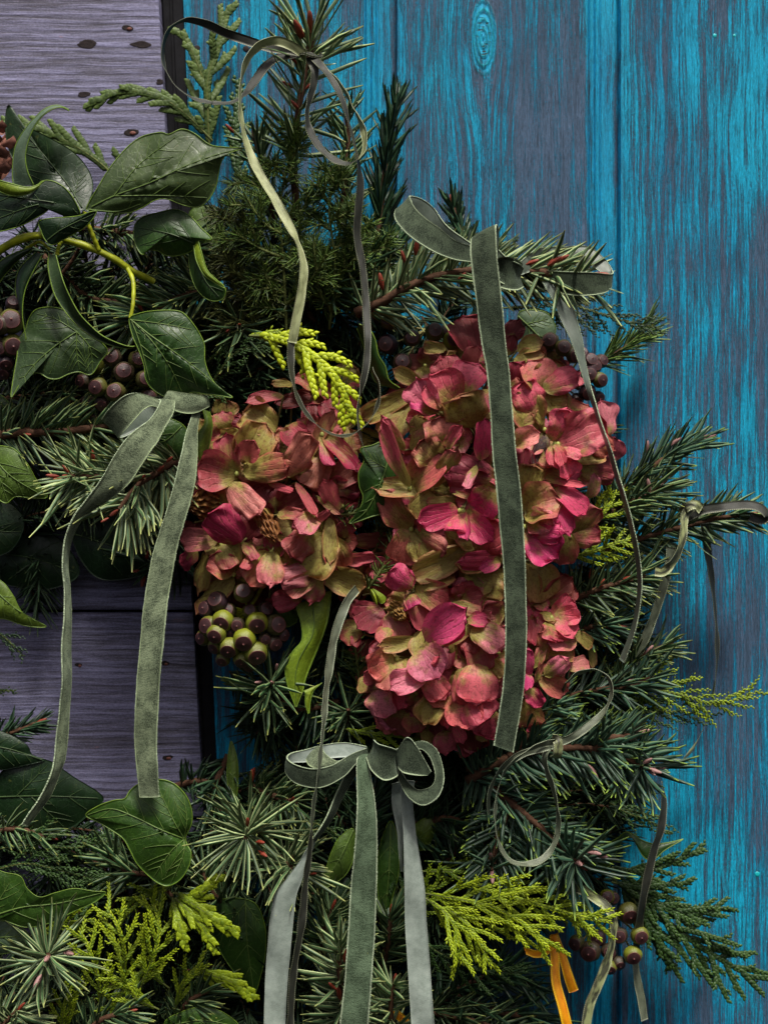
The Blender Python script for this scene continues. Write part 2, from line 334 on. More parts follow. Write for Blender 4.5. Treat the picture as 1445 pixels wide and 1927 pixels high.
def lav_wood():
    t, ex, worn, seed, q, ac, al = mat_paint_wood('lavender_painted_board', False)
    wob = t.noise(t.comb(t.math('MULTIPLY', ac, .8), t.math('MULTIPLY', al, .25), 0.), 1., 3)
    ac = t.math('ADD', ac, t.math('MULTIPLY', t.math('SUBTRACT', wob, .5), .22))
    def nz(fa, fl, det=4, r=.6, o=0.): return t.noise(t.comb(t.math('ADD', t.math('MULTIPLY', ac, fa), o), t.math('MULTIPLY', al, fl), o), 1., det, r)
    s1 = nz(1.6, .2, 3); s2 = nz(7, .3, 4, .65, 3.); s3 = nz(26, .9, 5, .75, 7.); s4 = nz(60, 22, 3, .8, 1.)
    ridg = t.math('SINE', t.math('ADD', t.math('MULTIPLY', ac, 46.), t.math('MULTIPLY', s1, 7.)))
    f = t.math('ADD', t.math('MULTIPLY', t.math('SUBTRACT', s1, .5), 1.3), t.math('MULTIPLY', t.math('SUBTRACT', s2, .5), 1.0)); f = t.math('ADD', f, t.math('MULTIPLY', t.math('SUBTRACT', s3, .5), 2.2))
    f = t.math('ADD', f, t.math('MULTIPLY', ridg, .12)); f = t.math('ADD', f, t.math('MULTIPLY', t.math('SUBTRACT', s4, .5), 1.2)); f = t.math('SUBTRACT', f, worn)
    paint = t.ramp(t.math('ADD', f, .5), [(.1, 0.), (.8, 1.)])
    c = t.mix(paint, t.mix(s3, (.060, .055, .075), (.14, .13, .18)), t.mix(s2, (.19, .187, .315), (.33, .325, .52)))
    crack = t.ramp(s2, [(.28, 1.), (.36, 0.)]); c = t.mix(t.math('MULTIPLY', crack, .8), c, (.02, .018, .022))
    g1 = nz(46, 2.2, 4, .8, 13.); g2 = nz(80, 14., 3, .8, 31.)
    c = t.mix(1., c, t.ramp(g1, [(.34, .5), (.50, 1.), (.66, 1.25)]), 'MULTIPLY'); c = t.mix(1., c, t.ramp(g2, [(.36, .7), (.52, 1.), (.68, 1.2)]), 'MULTIPLY')
    rust = t.ramp(nz(5, 1.2, 3, .6, 21.), [(.70, 0.), (.76, .6)]); c = t.mix(rust, c, (.30, .14, .12))
    h = t.math('ADD', t.math('MULTIPLY', ridg, .12), t.math('ADD', t.math('MULTIPLY', s3, 1.1), t.math('MULTIPLY', s4, .35))); h = t.math('SUBTRACT', h, t.math('MULTIPLY', crack, .8))
    t.set(Base_Color=c, Roughness=.66); t.b.inputs['Specular IOR Level'].default_value = .35; t.bump(h, .6, .0012); return t.m
M['blue_wood'] = blue_wood(); M['lav_wood'] = lav_wood()
M['gap_black'] = simple('black_gap_shade', (.006, .006, .008), .8, .2, .5, 5)  # near-black colour puts the gap's shade into strip and backing
M['hole'] = simple('hole_knot_spot', (.022, .016, .016), .8, .2, .5, 20)  # hole shade put into the colour of raised spots; some mark knots
M['rust'] = simple('rusty_screw', (.16, .055, .04), .7, .4, .6, 30)
M['cone'] = simple('pine_cone_scale', (.20, .085, .06), .65, .3, .5, 12)

# ------------------------------------------------------------------ the walls
def prism_sheet(th, name, prof, y0, y1, xl0, xl1, mats, worn, seed, thick=60, dbase=0., vertical=True):
    """vertical plank: prof = [(offset from the left edge px, relief px, edge mask)], left edge slants from xl0 (top) to xl1"""
    ys = np.linspace(y0, y1, 25); pr = np.array(prof)
    V, A = [], []
    for yy in ys:
        f = (yy-y0)/(y1-y0); xl = xl0*(1-f)+xl1*f; w = pr[-1, 0]+(xl0-xl)  # right edge stays put
        xs = xl+pr[:, 0] if pr[-1, 0] == 0 else np.where(pr[:, 0] < pr[-1, 0]-70, xl+pr[:, 0]*max(.01, (w-70)/(pr[-1, 0]-70)), xl0+pr[:, 0])
        row = [(x, yy, dbase+r) for x, r in zip(xs, pr[:, 1])]; ex = list(pr[:, 2])
        row = [(row[0][0], yy, dbase-thick)]+row+[(row[-1][0], yy, dbase-thick)]; ex = [0]+ex+[0]
        V.append(row); A.append([(e, worn, seed) for e in ex])
    V = np.array(V); n, m = V.shape[:2]
    W3 = V.copy().astype(float)      # the wall is really flat: pixel grid on the wall's own plane
    Wd = np.stack([(W3[..., 0]-722.5)*K, -W3[..., 2]*K, HZ+(963.5-W3[..., 1])*K], -1).reshape(-1, 3)
    F = grid_faces(n, m, cv=True)
    return part(th, name, Wd, F, mats, False, np.array(A).reshape(-1, 3))
plank_w = Thing('plank_wall', (722, 2100, 0), 'weathered blue painted wall of upright tongue and groove planks behind the foliage on the right', 'wall')
def prof(wd):
    r = wd-60
    return [(0, -26, 0), (3, -2, 1), (7, 0, .3), (20, 0, 0), (wd*.3, 0, 0), (wd*.6, 0, 0), (r-6, 0, 0), (r, 0, .4), (r+2, -7, 1), (r+5, -1, 1), (r+11, -1, 1), (r+13, -8, 1), (r+16, -2, 1), (r+21, -2, 1), (r+23, -9, 1), (r+27, -5, 1), (r+36, -10, .8), (r+47, -17, .5), (r+54, -22, .0), (r+60, -23, 0)]
for x0, x1, wl, worn, sd_ in ((328, 442, 417, .02, .3), (745, 745, 420, .09, 1.7), (1165, 1165, 420, -.02, 2.9), (1585, 1585, 420, .05, 4.1)):
    prism_sheet(plank_w, 'plank', prof(wl), -320, 2250, x0, x1, M['blue_wood'], worn, sd_)
def wflat(x, y, d): return np.array([(x-722.5)*K, -d*K, HZ+(963.5-y)*K])
def ball(c, r, axes=(1, 1, 1), nu=10, nv=8):
    u = np.linspace(0, math.pi, nv); v = np.arange(nu)*2*math.pi/nu
    V = np.array([[math.sin(a)*math.cos(b)*axes[0], math.sin(a)*math.sin(b)*axes[1], math.cos(a)*axes[2]] for a in u for b in v])*r*K+c
    return V, grid_faces(nv, nu, cv=True), np.zeros((len(V), 3))
for hx, hy, hr, m_ in ((371, 91, 6, 'hole'), (463, 92, 6, 'hole'), (1344, 67, 4, 'drip'), (1381, 67, 3, 'drip'), (1424, 1645, 5, 'drip'), (363, 133, 2, 'hole')):
    if m_ == 'drip' and 'drip' not in M: M['drip'] = simple('turquoise_paint_blob', (.01, .42, .46), .35, .5, .2)
    v, f, a = ball(wflat(hx, hy, 0.), hr, (1, .25, 1)); part(plank_w, 'paint_drip' if m_ == 'drip' else 'hole_knot_spot', v, f, M[m_])
gapt = part(P(np.array([360., 900, 0])) if False else (360, 900, -40), 'dark_gap_backing', *[np.array([wflat(x, y, -38) for x, y in ((-400, -400), (2100, -400), (2100, 2400), (-400, 2400))]), np.array([[0, 3, 2, 1]])], M['gap_black'], False)  # black sheet painting in the darkness behind the gap
tag(gapt, kind='structure')
recess = Thing('gap_shade_strip', (345, 900, -20), 'black strip standing for the shade in the gap between lavender boards and blue planks', 'recess')  # no timber here: an added strip, black to paint the gap's shade
v = []
for yy in np.linspace(-320, 2250, 12):
    f = (yy+320)/2570; xl = 292*(1-f)+400*f
    for dx, d in ((0, -36), (0, -12), (12, -10), (14, -14), (18, -14), (20, -9), (44, -9), (44, -36)): v.append(wflat(xl+dx*.95, yy, d))
part(recess, 'strip', np.array(v), grid_faces(12, 8, cv=True), M['gap_black'], False)
shut = Thing('board_wall', (150, 2100, 20), 'lavender grey painted wall of level boards on the left, dark and shaded lower down', 'wall')
seams = [-410, -20, 372, 762, 1150, 1540, 1930, 2320]
rj = random.Random(4)
for i in range(len(seams)-1):
    y0, y1 = seams[i]+2, seams[i+1]-2.5
    v, a = [], []; xs = np.concatenate([[-500], np.linspace(-60, 290, 10), [1e9]])
    prf = [(y0, -14, 0), (y0+2, -2, 1), (y0+7, 0, .5), (y0+20, 0, 0), ((y0+y1)/2, 0, 0), (y1-20, 0, 0), (y1-5, -1, .5), (y1-1, -5, 1), (y1, -22, 1)]
    for x in xs:
        for yy, r, e in prf:
            xe = 300+(yy/1480)*82+rj.uniform(-.8, .8); xx = min(x, xe)
            v.append(wflat(xx, yy, 14+r if x < 1e8 else 14+r-.0)); a.append((e, .05, i*1.31))
    n, m = len(xs), len(prf); v = np.array(v)
    back = v.copy(); back[:, 1] = 30*K
    F = grid_faces(n, m); off = n*m
    endq = [[(n-1)*m+k, (n-1)*m+k+1, off+(n-1)*m+k+1, off+(n-1)*m+k] for k in range(m-1)]
    part(shut, 'board', np.vstack([v, back]), [F, np.array(endq)], M['lav_wood'], False, np.vstack([a, a]))
for hx, hy, rr, ax, rot in ((244, 57, 11, 1.1, 0), (168, 88, 13, 1.5, 0), (267, 88, 12, 1.7, 0), (160, 182, 9, 1.5, 0), (250, 252, 12, 1.2, 0), (303, 158, 9, 1., 0), (152, 1250, 8, 1, 0), (313, 1247, 8, 1, 0), (318, 1423, 9, 1.3, 0)):
    n = 18; an = np.arange(n)*2*math.pi/n; rad = np.array([rj.uniform(.5, 1.25) for _ in range(n)]); rad = (rad+np.roll(rad, 1)+np.roll(rad, 2))/3*1.05
    rings = []
    for s, d in ((.95, 14.3), (.85, 14.8), (.65, 14.5), (.4, 14.4), (.01, 14.4)):
        rings.append(np.array([wflat(hx+math.cos(q)*rr*ax*s*r_, hy+math.sin(q)*rr*.62*s*r_, d) for q, r_ in zip(an, rad)]))
    h = part(shut, 'hole_knot_spot', np.vstack(rings), grid_faces(5, n, cv=True), M['hole'])
    if (hx, hy) not in ((168, 88), (267, 88), (160, 182), (303, 158)):
        v, f, a = ball(wflat(hx+rr*.25, hy+rr*.2, 14.4), rr*.42, (ax, .5, .8)); part(shut, 'screw', v, f, M['rust'], parent=h)
# ------------------------------------------------------------------ generators
def needles(base, d, L, Wd, bend, rnd, flat=.42, rings=(0, .3, .75, 1.), prof=(.55, 1., .9, .22)):
    """all world units except L, Wd in px"""
    N = len(base); d = nrm(d); L = np.broadcast_to(L, (N,))*K; Wd = np.broadcast_to(Wd, (N,))*K
    h = RS.normal(size=(N, 3))*.35+np.array([0, -1., .25]); s = nrm(np.cross(d, h)); u = np.cross(s, d)
    V = np.zeros((N, len(rings), 4, 3)); A = np.zeros((N, len(rings), 4, 3))
    for k, (t, p) in enumerate(zip(rings, prof)):
        c = base+d*(L*t)[:, None]+bend*(L*t*t)[:, None]
        for j, (a, b) in enumerate(((.5, 0), (0, .5*flat), (-.5, 0), (0, -.5*flat))):
            V[:, k, j] = c+(s*a+u*b)*(Wd*p)[:, None]; A[:, k, j] = np.stack([rnd, np.full(N, t), np.full(N, 1. if j in (0, 2) else 0.)], -1)
    R = len(rings); f = grid_faces(R, 4, cv=True); f = np.vstack([f, [[(R-1)*4, (R-1)*4+1, (R-1)*4+2, (R-1)*4+3]]])
    F = (f[None]+(np.arange(N)*R*4)[:, None, None]).reshape(-1, 4)
    return V.reshape(-1, 3), F, A.reshape(-1, 3)
def along(C, n, t0=0., t1=1.):
    """n points + tangents on polyline C between fractions"""
    s = np.concatenate([[0], np.cumsum(np.linalg.norm(np.diff(C, axis=0), axis=1))]); q = (t0+(t1-t0)*np.linspace(0, 1, n))*s[-1]
    pts = np.stack([np.interp(q, s, C[:, k]) for k in range(3)], -1); T = nrm(np.gradient(C, axis=0))
    return pts, nrm(np.stack([np.interp(q, s, T[:, k]) for k in range(3)], -1))
_bud = None
def bud_mesh(mat):
    global _bud
    if _bud is None: _bud = {}
    if mat in _bud: return _bud[mat]
    items = []
    for i in range(11):
        z = i/11.; r = .34*(1-z**1.6)+.03; a = i*2.4
        m = 5; V = []
        for u in np.linspace(0, 1, 5):
            for v in np.linspace(-1, 1, m):
                wv = .55*math.sin(math.pi*(.18+.82*(1-u)**.8))*(1-u*.9); ang = a+v*wv*1.4
                rr = r*(.75+.32*u)*(1-.12*abs(v)); V.append((math.cos(ang)*rr, math.sin(ang)*rr, z*.85+u*.42))
        items.append((np.array(V), grid_faces(5, m)))
    core, f, _ = ball(np.zeros(3), 1/K, (.3, .3, .62), 8, 6); core[:, 2] += .55; items.append((core, f))
    V, F, A = join(items); _bud[mat] = mesh('bud', V, F, M[mat], True, A); return _bud[mat]
def put(me, name, parent_thing, pos, z, size, xhint=None, squash=1., parent=None, color=None, wid=None):
    o = bpy.data.objects.new(name, me); COL.objects.link(o); o.parent = parent or parent_thing.o
    z = Vector(z).normalized(); x = Vector(xhint) if xhint is not None else Vector((.3, -1, .1)); x = (x-z*x.dot(z)).normalized(); y = z.cross(x)
    m = Matrix((x, y, z)).transposed().to_4x4(); w = (wid or size)
    m = Matrix.Translation(Vector(pos)-Vector(parent_thing.loc)) @ m @ Matrix.Diagonal((w*K*squash, w*K, size*K, 1)); o.matrix_local = m
    if color: o.color = color
    return o
def fir(path, L, n, label, mat='fir', wd=5.2, ang=(52, 24), group=None, buds=(), tw=3.2, seed=0, name='fir_sprig', cat='fir sprig', side='all', curve=.18, bud_mat='bud', tip=True, start=0.04, jit=.16, twmat='twig', bs=17, subs=(), gaps=0.):
    """path [(x,y,d)], L needle length px, n needles"""
    rs = np.random.RandomState(seed+100)
    th = Thing(name, path[0], label, cat, group); items = []; tw_items = []
    for (pth, nn, ll) in [(path, n, L)]+list(subs):
        C = P(spl(pth, 26)); pts, T = along(C, nn, start, 1.)
        fr = np.linspace(start, 1., nn)
        ref = np.array([0, 1., 0]); a = nrm(np.cross(T, ref+rs.normal(size=3)*.05)); b = np.cross(a, T)
        if side == 'flat': ph = np.where(rs.rand(nn) < .5, 0, math.pi)+rs.normal(size=nn)*.55
        elif side == 'up': ph = math.pi*.5+rs.normal(size=nn)*.95
        elif side == 'down': ph = np.where(rs.rand(nn) < .7, 0., math.pi)+rs.normal(size=nn)*.6
        else: ph = rs.rand(nn)*2*math.pi
        rad = a*np.cos(ph)[:, None]-b*np.sin(ph)[:, None]
        al = np.radians(ang[0]*(1-fr**6*.0)+(ang[1]-ang[0])*fr**3+rs.normal(size=nn)*9)
        d = T*np.cos(al)[:, None]+rad*np.sin(al)[:, None]+rs.normal(size=(nn, 3))*jit
        Ln = ll*(.72+.36*rs.rand(nn))*np.where(fr > .97, .75, 1.)*(.85+.15*np.minimum(1, fr*4))
        bend = T*curve*(.4+rs.rand(nn)[:, None])+rs.normal(size=(nn, 3))*.07+np.array([0, 0, -.03])
        rn = np.clip(rs.rand(nn)*.8+.1+(fr-.5)*.15, 0, 1)
        items.append(needles(pts+rad*tw*.5*K, d, Ln, wd*1.28*(.8+.35*rs.rand(nn)), bend, rn))
        tw_items.append(tube(C, np.linspace(tw*1.25, tw*.7, 26)*(1+.18*rs.rand(26)), 6))
    V, F, A = join(tw_items); part(th, 'twig', V, F, M[twmat], True, A)
    V, F, A = join(items); part(th, 'needles', V, F, M[mat], True, A, kind='stuff')
    C = P(spl(path, 26)); T = nrm(np.gradient(C, axis=0))
    for bdef in buds:
        bx, by, bd, ax_, az_, sz = bdef
        put(bud_mesh(bud_mat), 'bud', th, P([bx, by, bd]), (ax_, -.35, az_), sz, wid=sz*.62)
    if tip and not buds: put(bud_mesh(bud_mat), 'bud', th, C[-1], T[-1], bs, wid=bs*.6)
    return th
def whorl(x, y, d, L, n, label, mat='fir_pale', face=(0, 0), depth=60, wd=5.4, seed=0, buds=None, bud_mat='bud', spread=(80, 35), group=None, name='fir_tip', cat='fir tip', curve=.1, bs=15, tw=4):
    """rosette seen end-on: the twig comes towards the viewer, leaning by face=(dx,dy) px over its length"""
    rs = np.random.RandomState(seed+500)
    th = Thing(name, (x-face[0], y-face[1], d-depth), label, cat, group)
    C = P(spl([(x-face[0], y-face[1], d-depth), (x-face[0]*.4, y-face[1]*.4, d-depth*.45), (x, y, d)], 16))
    part(th, 'twig', *tube(C, tw, 6)[:2], M['twig'])
    pts, T = along(C, n, .12, 1.); fr = np.linspace(0, 1, n)
    ph = np.arange(n)*2.39996+rs.normal(size=n)*.35; a = nrm(np.cross(T, np.array([.1, 0, 1.]))); b = np.cross(a, T)
    rad = a*np.cos(ph)[:, None]+b*np.sin(ph)[:, None]
    al = np.radians(spread[0]+(spread[1]-spread[0])*fr**2.2+rs.normal(size=n)*8)
    dd = T*np.cos(al)[:, None]+rad*np.sin(al)[:, None]+rs.normal(size=(n, 3))*.13
    V, F, A = needles(pts+rad*tw*.6*K, dd, L*(.72+.36*rs.rand(n)), wd*1.22*(.8+.35*rs.rand(n)), T*curve+rs.normal(size=(n, 3))*.16, rs.rand(n))
    part(th, 'needles', V, F, M[mat], True, A, kind='stuff')
    if buds is None: buds = [(0, 0, 0, 0), (11, -8, .6, .6)]
    for bx, by, ax_, az_ in buds:
        put(bud_mesh(bud_mat), 'bud', th, P([x+bx, y+by, d-3]), (ax_, -.9, az_), bs, wid=bs*.62)
    return th
def scales(C, size, rs, hi=True, tone=(.2, .8), plane=None, step=.62, width=.52):
    step = step*(.5 if width > .9 else .74) if hi else step
    """overlapping scale leaves down polyline C (world)"""
    ln = np.linalg.norm(np.diff(C, axis=0), axis=1).sum()/K; n = max(3, int(ln/(size*step)))
    pts, T = along(C, n); ref = plane if plane is not None else np.array([0, 1., 0]); s = nrm(np.cross(T, ref)); u = np.cross(s, T)
    sg = np.where(np.arange(n) % 2 == 0, 1., -1.); fr = np.linspace(0, 1, n)
    ax = nrm(T+s*(sg*(.5 if width > .9 else .36))[:, None]+rs.normal(size=(n, 3))*.06); c = pts+s*(sg*size*(.12 if width > .9 else .20)*K)[:, None]
    sz = size*(1-.35*fr**3)*(.9+.2*rs.rand(n)); w2 = nrm(np.cross(ax, ref)); u2 = np.cross(w2, ax)
    if hi: us = np.array([-1.2, -.6, 0., .75, 1.3]); rr = np.array([.4, .85, 1., .6, .03]); m = 6
    else: us = np.array([-1., 0., 1.]); rr = np.array([.3, 1., .05]); m = 4
    ph = np.arange(m)*2*math.pi/m
    V = np.zeros((n, len(us), m, 3)); A = np.zeros((n, len(us), m, 3)); tn = np.clip(tone[0]+(tone[1]-tone[0])*(fr*.7+.3*rs.rand(n)), 0, 1)
    for k in range(len(us)):
        for j in range(m):
            V[:, k, j] = c+ax*(us[k]*sz*.62*K)[:, None]+w2*(math.cos(ph[j])*rr[k]*sz*width*.5*1.25*K)[:, None]+u2*(math.sin(ph[j])*rr[k]*sz*width*(.17 if width > .9 else .40)*K)[:, None]
            A[:, k, j, 0] = np.clip(tn+(.06 if width > .9 else .24)*(us[k]), 0, 1)
    f = grid_faces(len(us), m, cv=True); F = (f[None]+(np.arange(n)*len(us)*m)[:, None, None]).reshape(-1, 4)
    return V.reshape(-1, 3), F, A.reshape(-1, 3)
def cypress(path, lat, label, mat='cyp', size=8., gap=15., ang=42, sub=True, seed=0, hi=True, tone=(.2, .9), group=None, name='cypress_sprig', cat='cypress sprig', droop=0., wdth=.52, sides=(1, -1), first=.1, taper=.75, tw='twig_green', wild=.12, parts=True, tilt=0.):
    """frond: path in px; lat = length of the longest side branchlet"""
    rs = np.random.RandomState(seed+900); th = Thing(name, path[0], label, cat, group)
    p = spl(path, 40); C = P(p); part(th, 'twig', *tube(C, np.linspace(size*.26, size*.12, 40), 5)[:2], M[tw])
    seg = np.linalg.norm(np.diff(p[:, :2], axis=0), axis=1).sum(); n = int(seg/gap)
    V, F, A = scales(C[4:], size*1.05, rs, hi, tone, None, .6, wdth); part(th, 'leader', V, F, M[mat], True, A)
    rest = []
    for i in range(n):
        fr = first+(1-first)*(i+.5)/n; k = fr*39; k0 = int(k); q = p[k0]; tg = p[min(39, k0+1)]-p[max(0, k0-1)]; tg = tg/np.linalg.norm(tg[:2])
        sg = sides[i % len(sides)]; L = lat*(1-fr**1.7*taper)*(.75+.4*rs.rand())*min(1., .45+fr*2.5)
        a0 = math.radians(ang+rs.normal()*8)*sg; ca, sa = math.cos(a0), math.sin(a0)
        dv = np.array([tg[0]*ca-tg[1]*sa, tg[0]*sa+tg[1]*ca, tg[2]*.5+rs.normal()*wild+tilt])
        cv = np.array([tg[0], tg[1], 0])*.35+np.array([0, droop, -.1*abs(droop)])
        t = np.linspace(0, 1, 9)[:, None]; b = q+dv*L*t+cv*L*t*t; items = [scales(P(b), size, rs, hi, tone, None, .62, wdth)]
        if sub and L > size*4:
            for j in range(int(L/(size*2.9))):
                f2 = .22+.68*(j+.5)/max(1, int(L/(size*2.9))); q2 = b[int(f2*8)]; s2 = 1 if j % 2 else -1
                L2 = L*.42*(1-f2*.55)*(.7+.5*rs.rand()); t2 = b[min(8, int(f2*8)+1)]-b[max(0, int(f2*8)-1)]; t2 = t2/np.linalg.norm(t2)
                a2 = math.radians(38+rs.normal()*8)*s2; c2, s_2 = math.cos(a2), math.sin(a2)
                d2 = np.array([t2[0]*c2-t2[1]*s_2, t2[0]*s_2+t2[1]*c2, t2[2]+rs.normal()*wild]); tt = np.linspace(0, 1, 5)[:, None]
                items.append(scales(P(q2+d2*L2*tt+np.array([0, droop*.5, 0])*L2*tt*tt), size*.9, rs, hi, tone, None, .64, wdth))
        V, F, A = join(items)
        if parts: part(th, 'branchlet', V, F, M[mat], True, A)
        else: rest.append((V, F, A))
    if rest: V, F, A = join(rest); part(th, 'scale_leaves', V, F, M[mat], True, A, kind='stuff')
    return th
# ---- ivy leaves
def inside_depth(out, c, powr):
    """function (x,y)->depth for the star-shaped leaf, plus t"""
    ang = np.arctan2(out[:, 1]-c[1], out[:, 0]-c[0]); o = np.argsort(ang); an, R = ang[o], np.hypot(out[:, 0]-c[0], out[:, 1]-c[1])[o]; D = out[o, 2]
    an3 = np.concatenate([an-2*math.pi, an, an+2*math.pi]); R3 = np.tile(R, 3); D3 = np.tile(D, 3)
    def f(x, y):
        a = np.arctan2(y-c[1], x-c[0]); t = np.clip(np.hypot(x-c[0], y-c[1])/np.maximum(np.interp(a, an3, R3), 1e-6), 0, 1.05)
        return c[2]+(np.interp(a, an3, D3)-c[2])*t**powr, t
    return f
def leaf(th, out, c, veins=(), mat='leaf', sharp=(), powr=1.3, side_n=5, vmat='vein', margin=True, vw=1.5, under=None, parent=None, label=None, name='leaf', thick=1.2, bump=5., mw=.95):
    """out = closed outline [(x,y,d)], c=(x,y,d) inner point, veins = polylines [(x,y),...] from the leaf stalk outwards"""
    out = [tuple(o) if len(o) == 3 else (o[0], o[1], c[2]) for o in out]
    o = spl(out, 150, True); c = np.array(c, float); R = 22
    t = (np.linspace(0, 1, R+1)[1:])[:, None, None]
    vl = [spl([(v[0], v[1], 0) for v in ve], 30)[:, :2] for ve in veins]
    def pillow(x, y, t_):      # the blade swells between its veins
        if not vl: return 0*x
        dm = np.full(np.shape(x), 1e9)
        for v in vl:
            for q in v[::2]: dm = np.minimum(dm, (x-q[0])**2+(y-q[1])**2)
        s = np.sqrt(dm); return bump*(1-np.exp(-s/14.))*(1-np.clip(t_, 0, 1)**3)
    xy = c[None, None, :2]+(o[None, :, :2]-c[:2])*t; fd = inside_depth(o, c, powr)
    d = c[2]+(o[None, :, 2]-c[2])*t[..., 0]**powr; d = d+pillow(xy[..., 0], xy[..., 1], t[..., 0]*np.ones_like(d))
    G = np.concatenate([xy, d[..., None]], -1).reshape(-1, 3); G = np.vstack([G, [c[0], c[1], c[2]+0]])
    n = len(o); F = grid_faces(R, n, cv=True); ctr = R*n; tri = np.array([[ctr, (k+1) % n, k] for k in range(n)])
    A = np.zeros((len(G), 3)); A[:-1, 2] = np.repeat(t[:, 0, 0], n)
    G2 = G.copy(); G2[:, 2] -= thick
    T4 = F; off = len(G); V = P(np.vstack([G, G2])); rim = np.array([[(R-1)*n+k, (R-1)*n+(k+1) % n, off+(R-1)*n+(k+1) % n, off+(R-1)*n+k] for k in range(n)])
    q = np.vstack([F, F[:, ::-1]+off, rim]); tr = np.vstack([tri, tri[:, ::-1]+off]); mi = np.concatenate([np.zeros(len(F)), np.ones(len(F)+len(rim)), np.zeros(len(tri)), np.ones(len(tri))])
    lf = part(th, name, V, [q, tr], [M[mat], M[under or mat]], True, np.vstack([A, A]), mi, parent=parent, label=label)
    def dep(x, y):
        dd, tt = fd(x, y); return dd+pillow(x, y, tt), tt
    its = []
    for vi, v in enumerate(vl):
        dd, tt = dep(v[:, 0], v[:, 1]); ok = tt < .985; w_ = vw if vi == 0 else vw*.8
        pv = np.column_stack([v[ok], dd[ok]+.8]);
        if len(pv) > 3: its.append(tube(P(pv), np.linspace(w_, w_*.4, len(pv)), 5)[:2])
        for k in range(side_n):
            f = .14+.74*(k+.5)/side_n; i = int(f*29); tg = v[min(29, i+1)]-v[max(0, i-1)]; tg = tg/np.linalg.norm(tg)
            for sg in (1, -1):
                a = math.radians(42+6*math.sin(k*2.1+vi))*sg; dv = np.array([tg[0]*math.cos(a)-tg[1]*math.sin(a), tg[0]*math.sin(a)+tg[1]*math.cos(a)])
                lim = 400.
                m = 26; s = np.linspace(0, 1, m); tot = np.linalg.norm(v[-1]-v[0])*.62*(1-f*.5)
                px = v[i][0]+dv[0]*s*tot+tg[0]*s*s*tot*.28; py = v[i][1]+dv[1]*s*tot+tg[1]*s*s*tot*.28
                dd, tt = dep(px, py); good = tt < .9
                for vj, v2 in enumerate(vl):
                    if vj != vi:
                        dj = np.min(np.hypot(px[:, None]-v2[None, :, 0], py[:, None]-v2[None, :, 1]), 1); di = np.min(np.hypot(px[:, None]-v[None, :, 0], py[:, None]-v[None, :, 1]), 1)
                        good &= dj > di*.85
                st = int(np.argmin(good)) if not good.all() else m
                if st > 4: its.append(tube(P(np.column_stack([px[:st], py[:st], dd[:st]+.45])), np.linspace(vw*.5, vw*.22, st), 4)[:2])
    if its:
        Vv, Fv, _ = join(its); part(th, 'veins', Vv, Fv, M[vmat], parent=lf)
        bpy.context.view_layer.update
    if margin:
        oc = np.vstack([o, o[:1]]); oc = oc.copy(); Vv, Fv, _ = tube(P(oc), mw, 5); part(th, 'margin', Vv, Fv, M['margin'], parent=lf)
    for ch in lf.children: pass
    return lf
def loft(th, A_, B_, mats, name='leaf', bulge=0., n=44, m=12, thick=1.2, parent=None, margin=(1, 1), kind=None, label=None, mid=None, vmat='margin', mw=1.1):
    """surface between two edge curves (px, px, d)"""
    a = spl(A_, n); b = spl(B_, n); s = np.linspace(0, 1, m)
    G = a[:, None]*(1-s[None, :, None])+b[:, None]*s[None, :, None]; G[..., 2] += bulge*(4*s*(1-s))[None, :]*np.sin(np.linspace(.12, math.pi-.12, n))[:, None]
    G2 = G.copy(); G2[..., 2] -= thick; V = P(np.vstack([G.reshape(-1, 3), G2.reshape(-1, 3)])); F = grid_faces(n, m); off = n*m
    e = []
    for k in range(n-1): e += [[k*m, (k+1)*m, off+(k+1)*m, off+k*m], [k*m+m-1, off+k*m+m-1, off+(k+1)*m+m-1, (k+1)*m+m-1]]
    At = np.zeros((n, m, 3)); At[..., 0] = s[None]; At[..., 1] = np.linspace(0, 1, n)[:, None]; At = At.reshape(-1, 3)
    mi = np.concatenate([np.zeros(len(F)), np.ones(len(F)+len(e))]); mats = mats if isinstance(mats, (tuple, list)) else (mats, mats)
    lf = part(th, name, V, np.vstack([F, F[:, ::-1]+off, np.array(e)]), [M[mats[0]], M[mats[1]]], True, np.vstack([At, At]), mi, parent=parent, label=label, kind=kind)
    for flag, cv in zip(margin, (a, b)):
        if flag: part(th, 'margin', *tube(P(cv), mw, 5)[:2], M[vmat], parent=lf)
    if mid is not None:
        c = G[:, int(mid*(m-1))].copy(); c[:, 2] += .6; part(th, 'vein', *tube(P(c), np.linspace(1.3, .5, n), 5)[:2], M['vein'], parent=lf)
    return lf
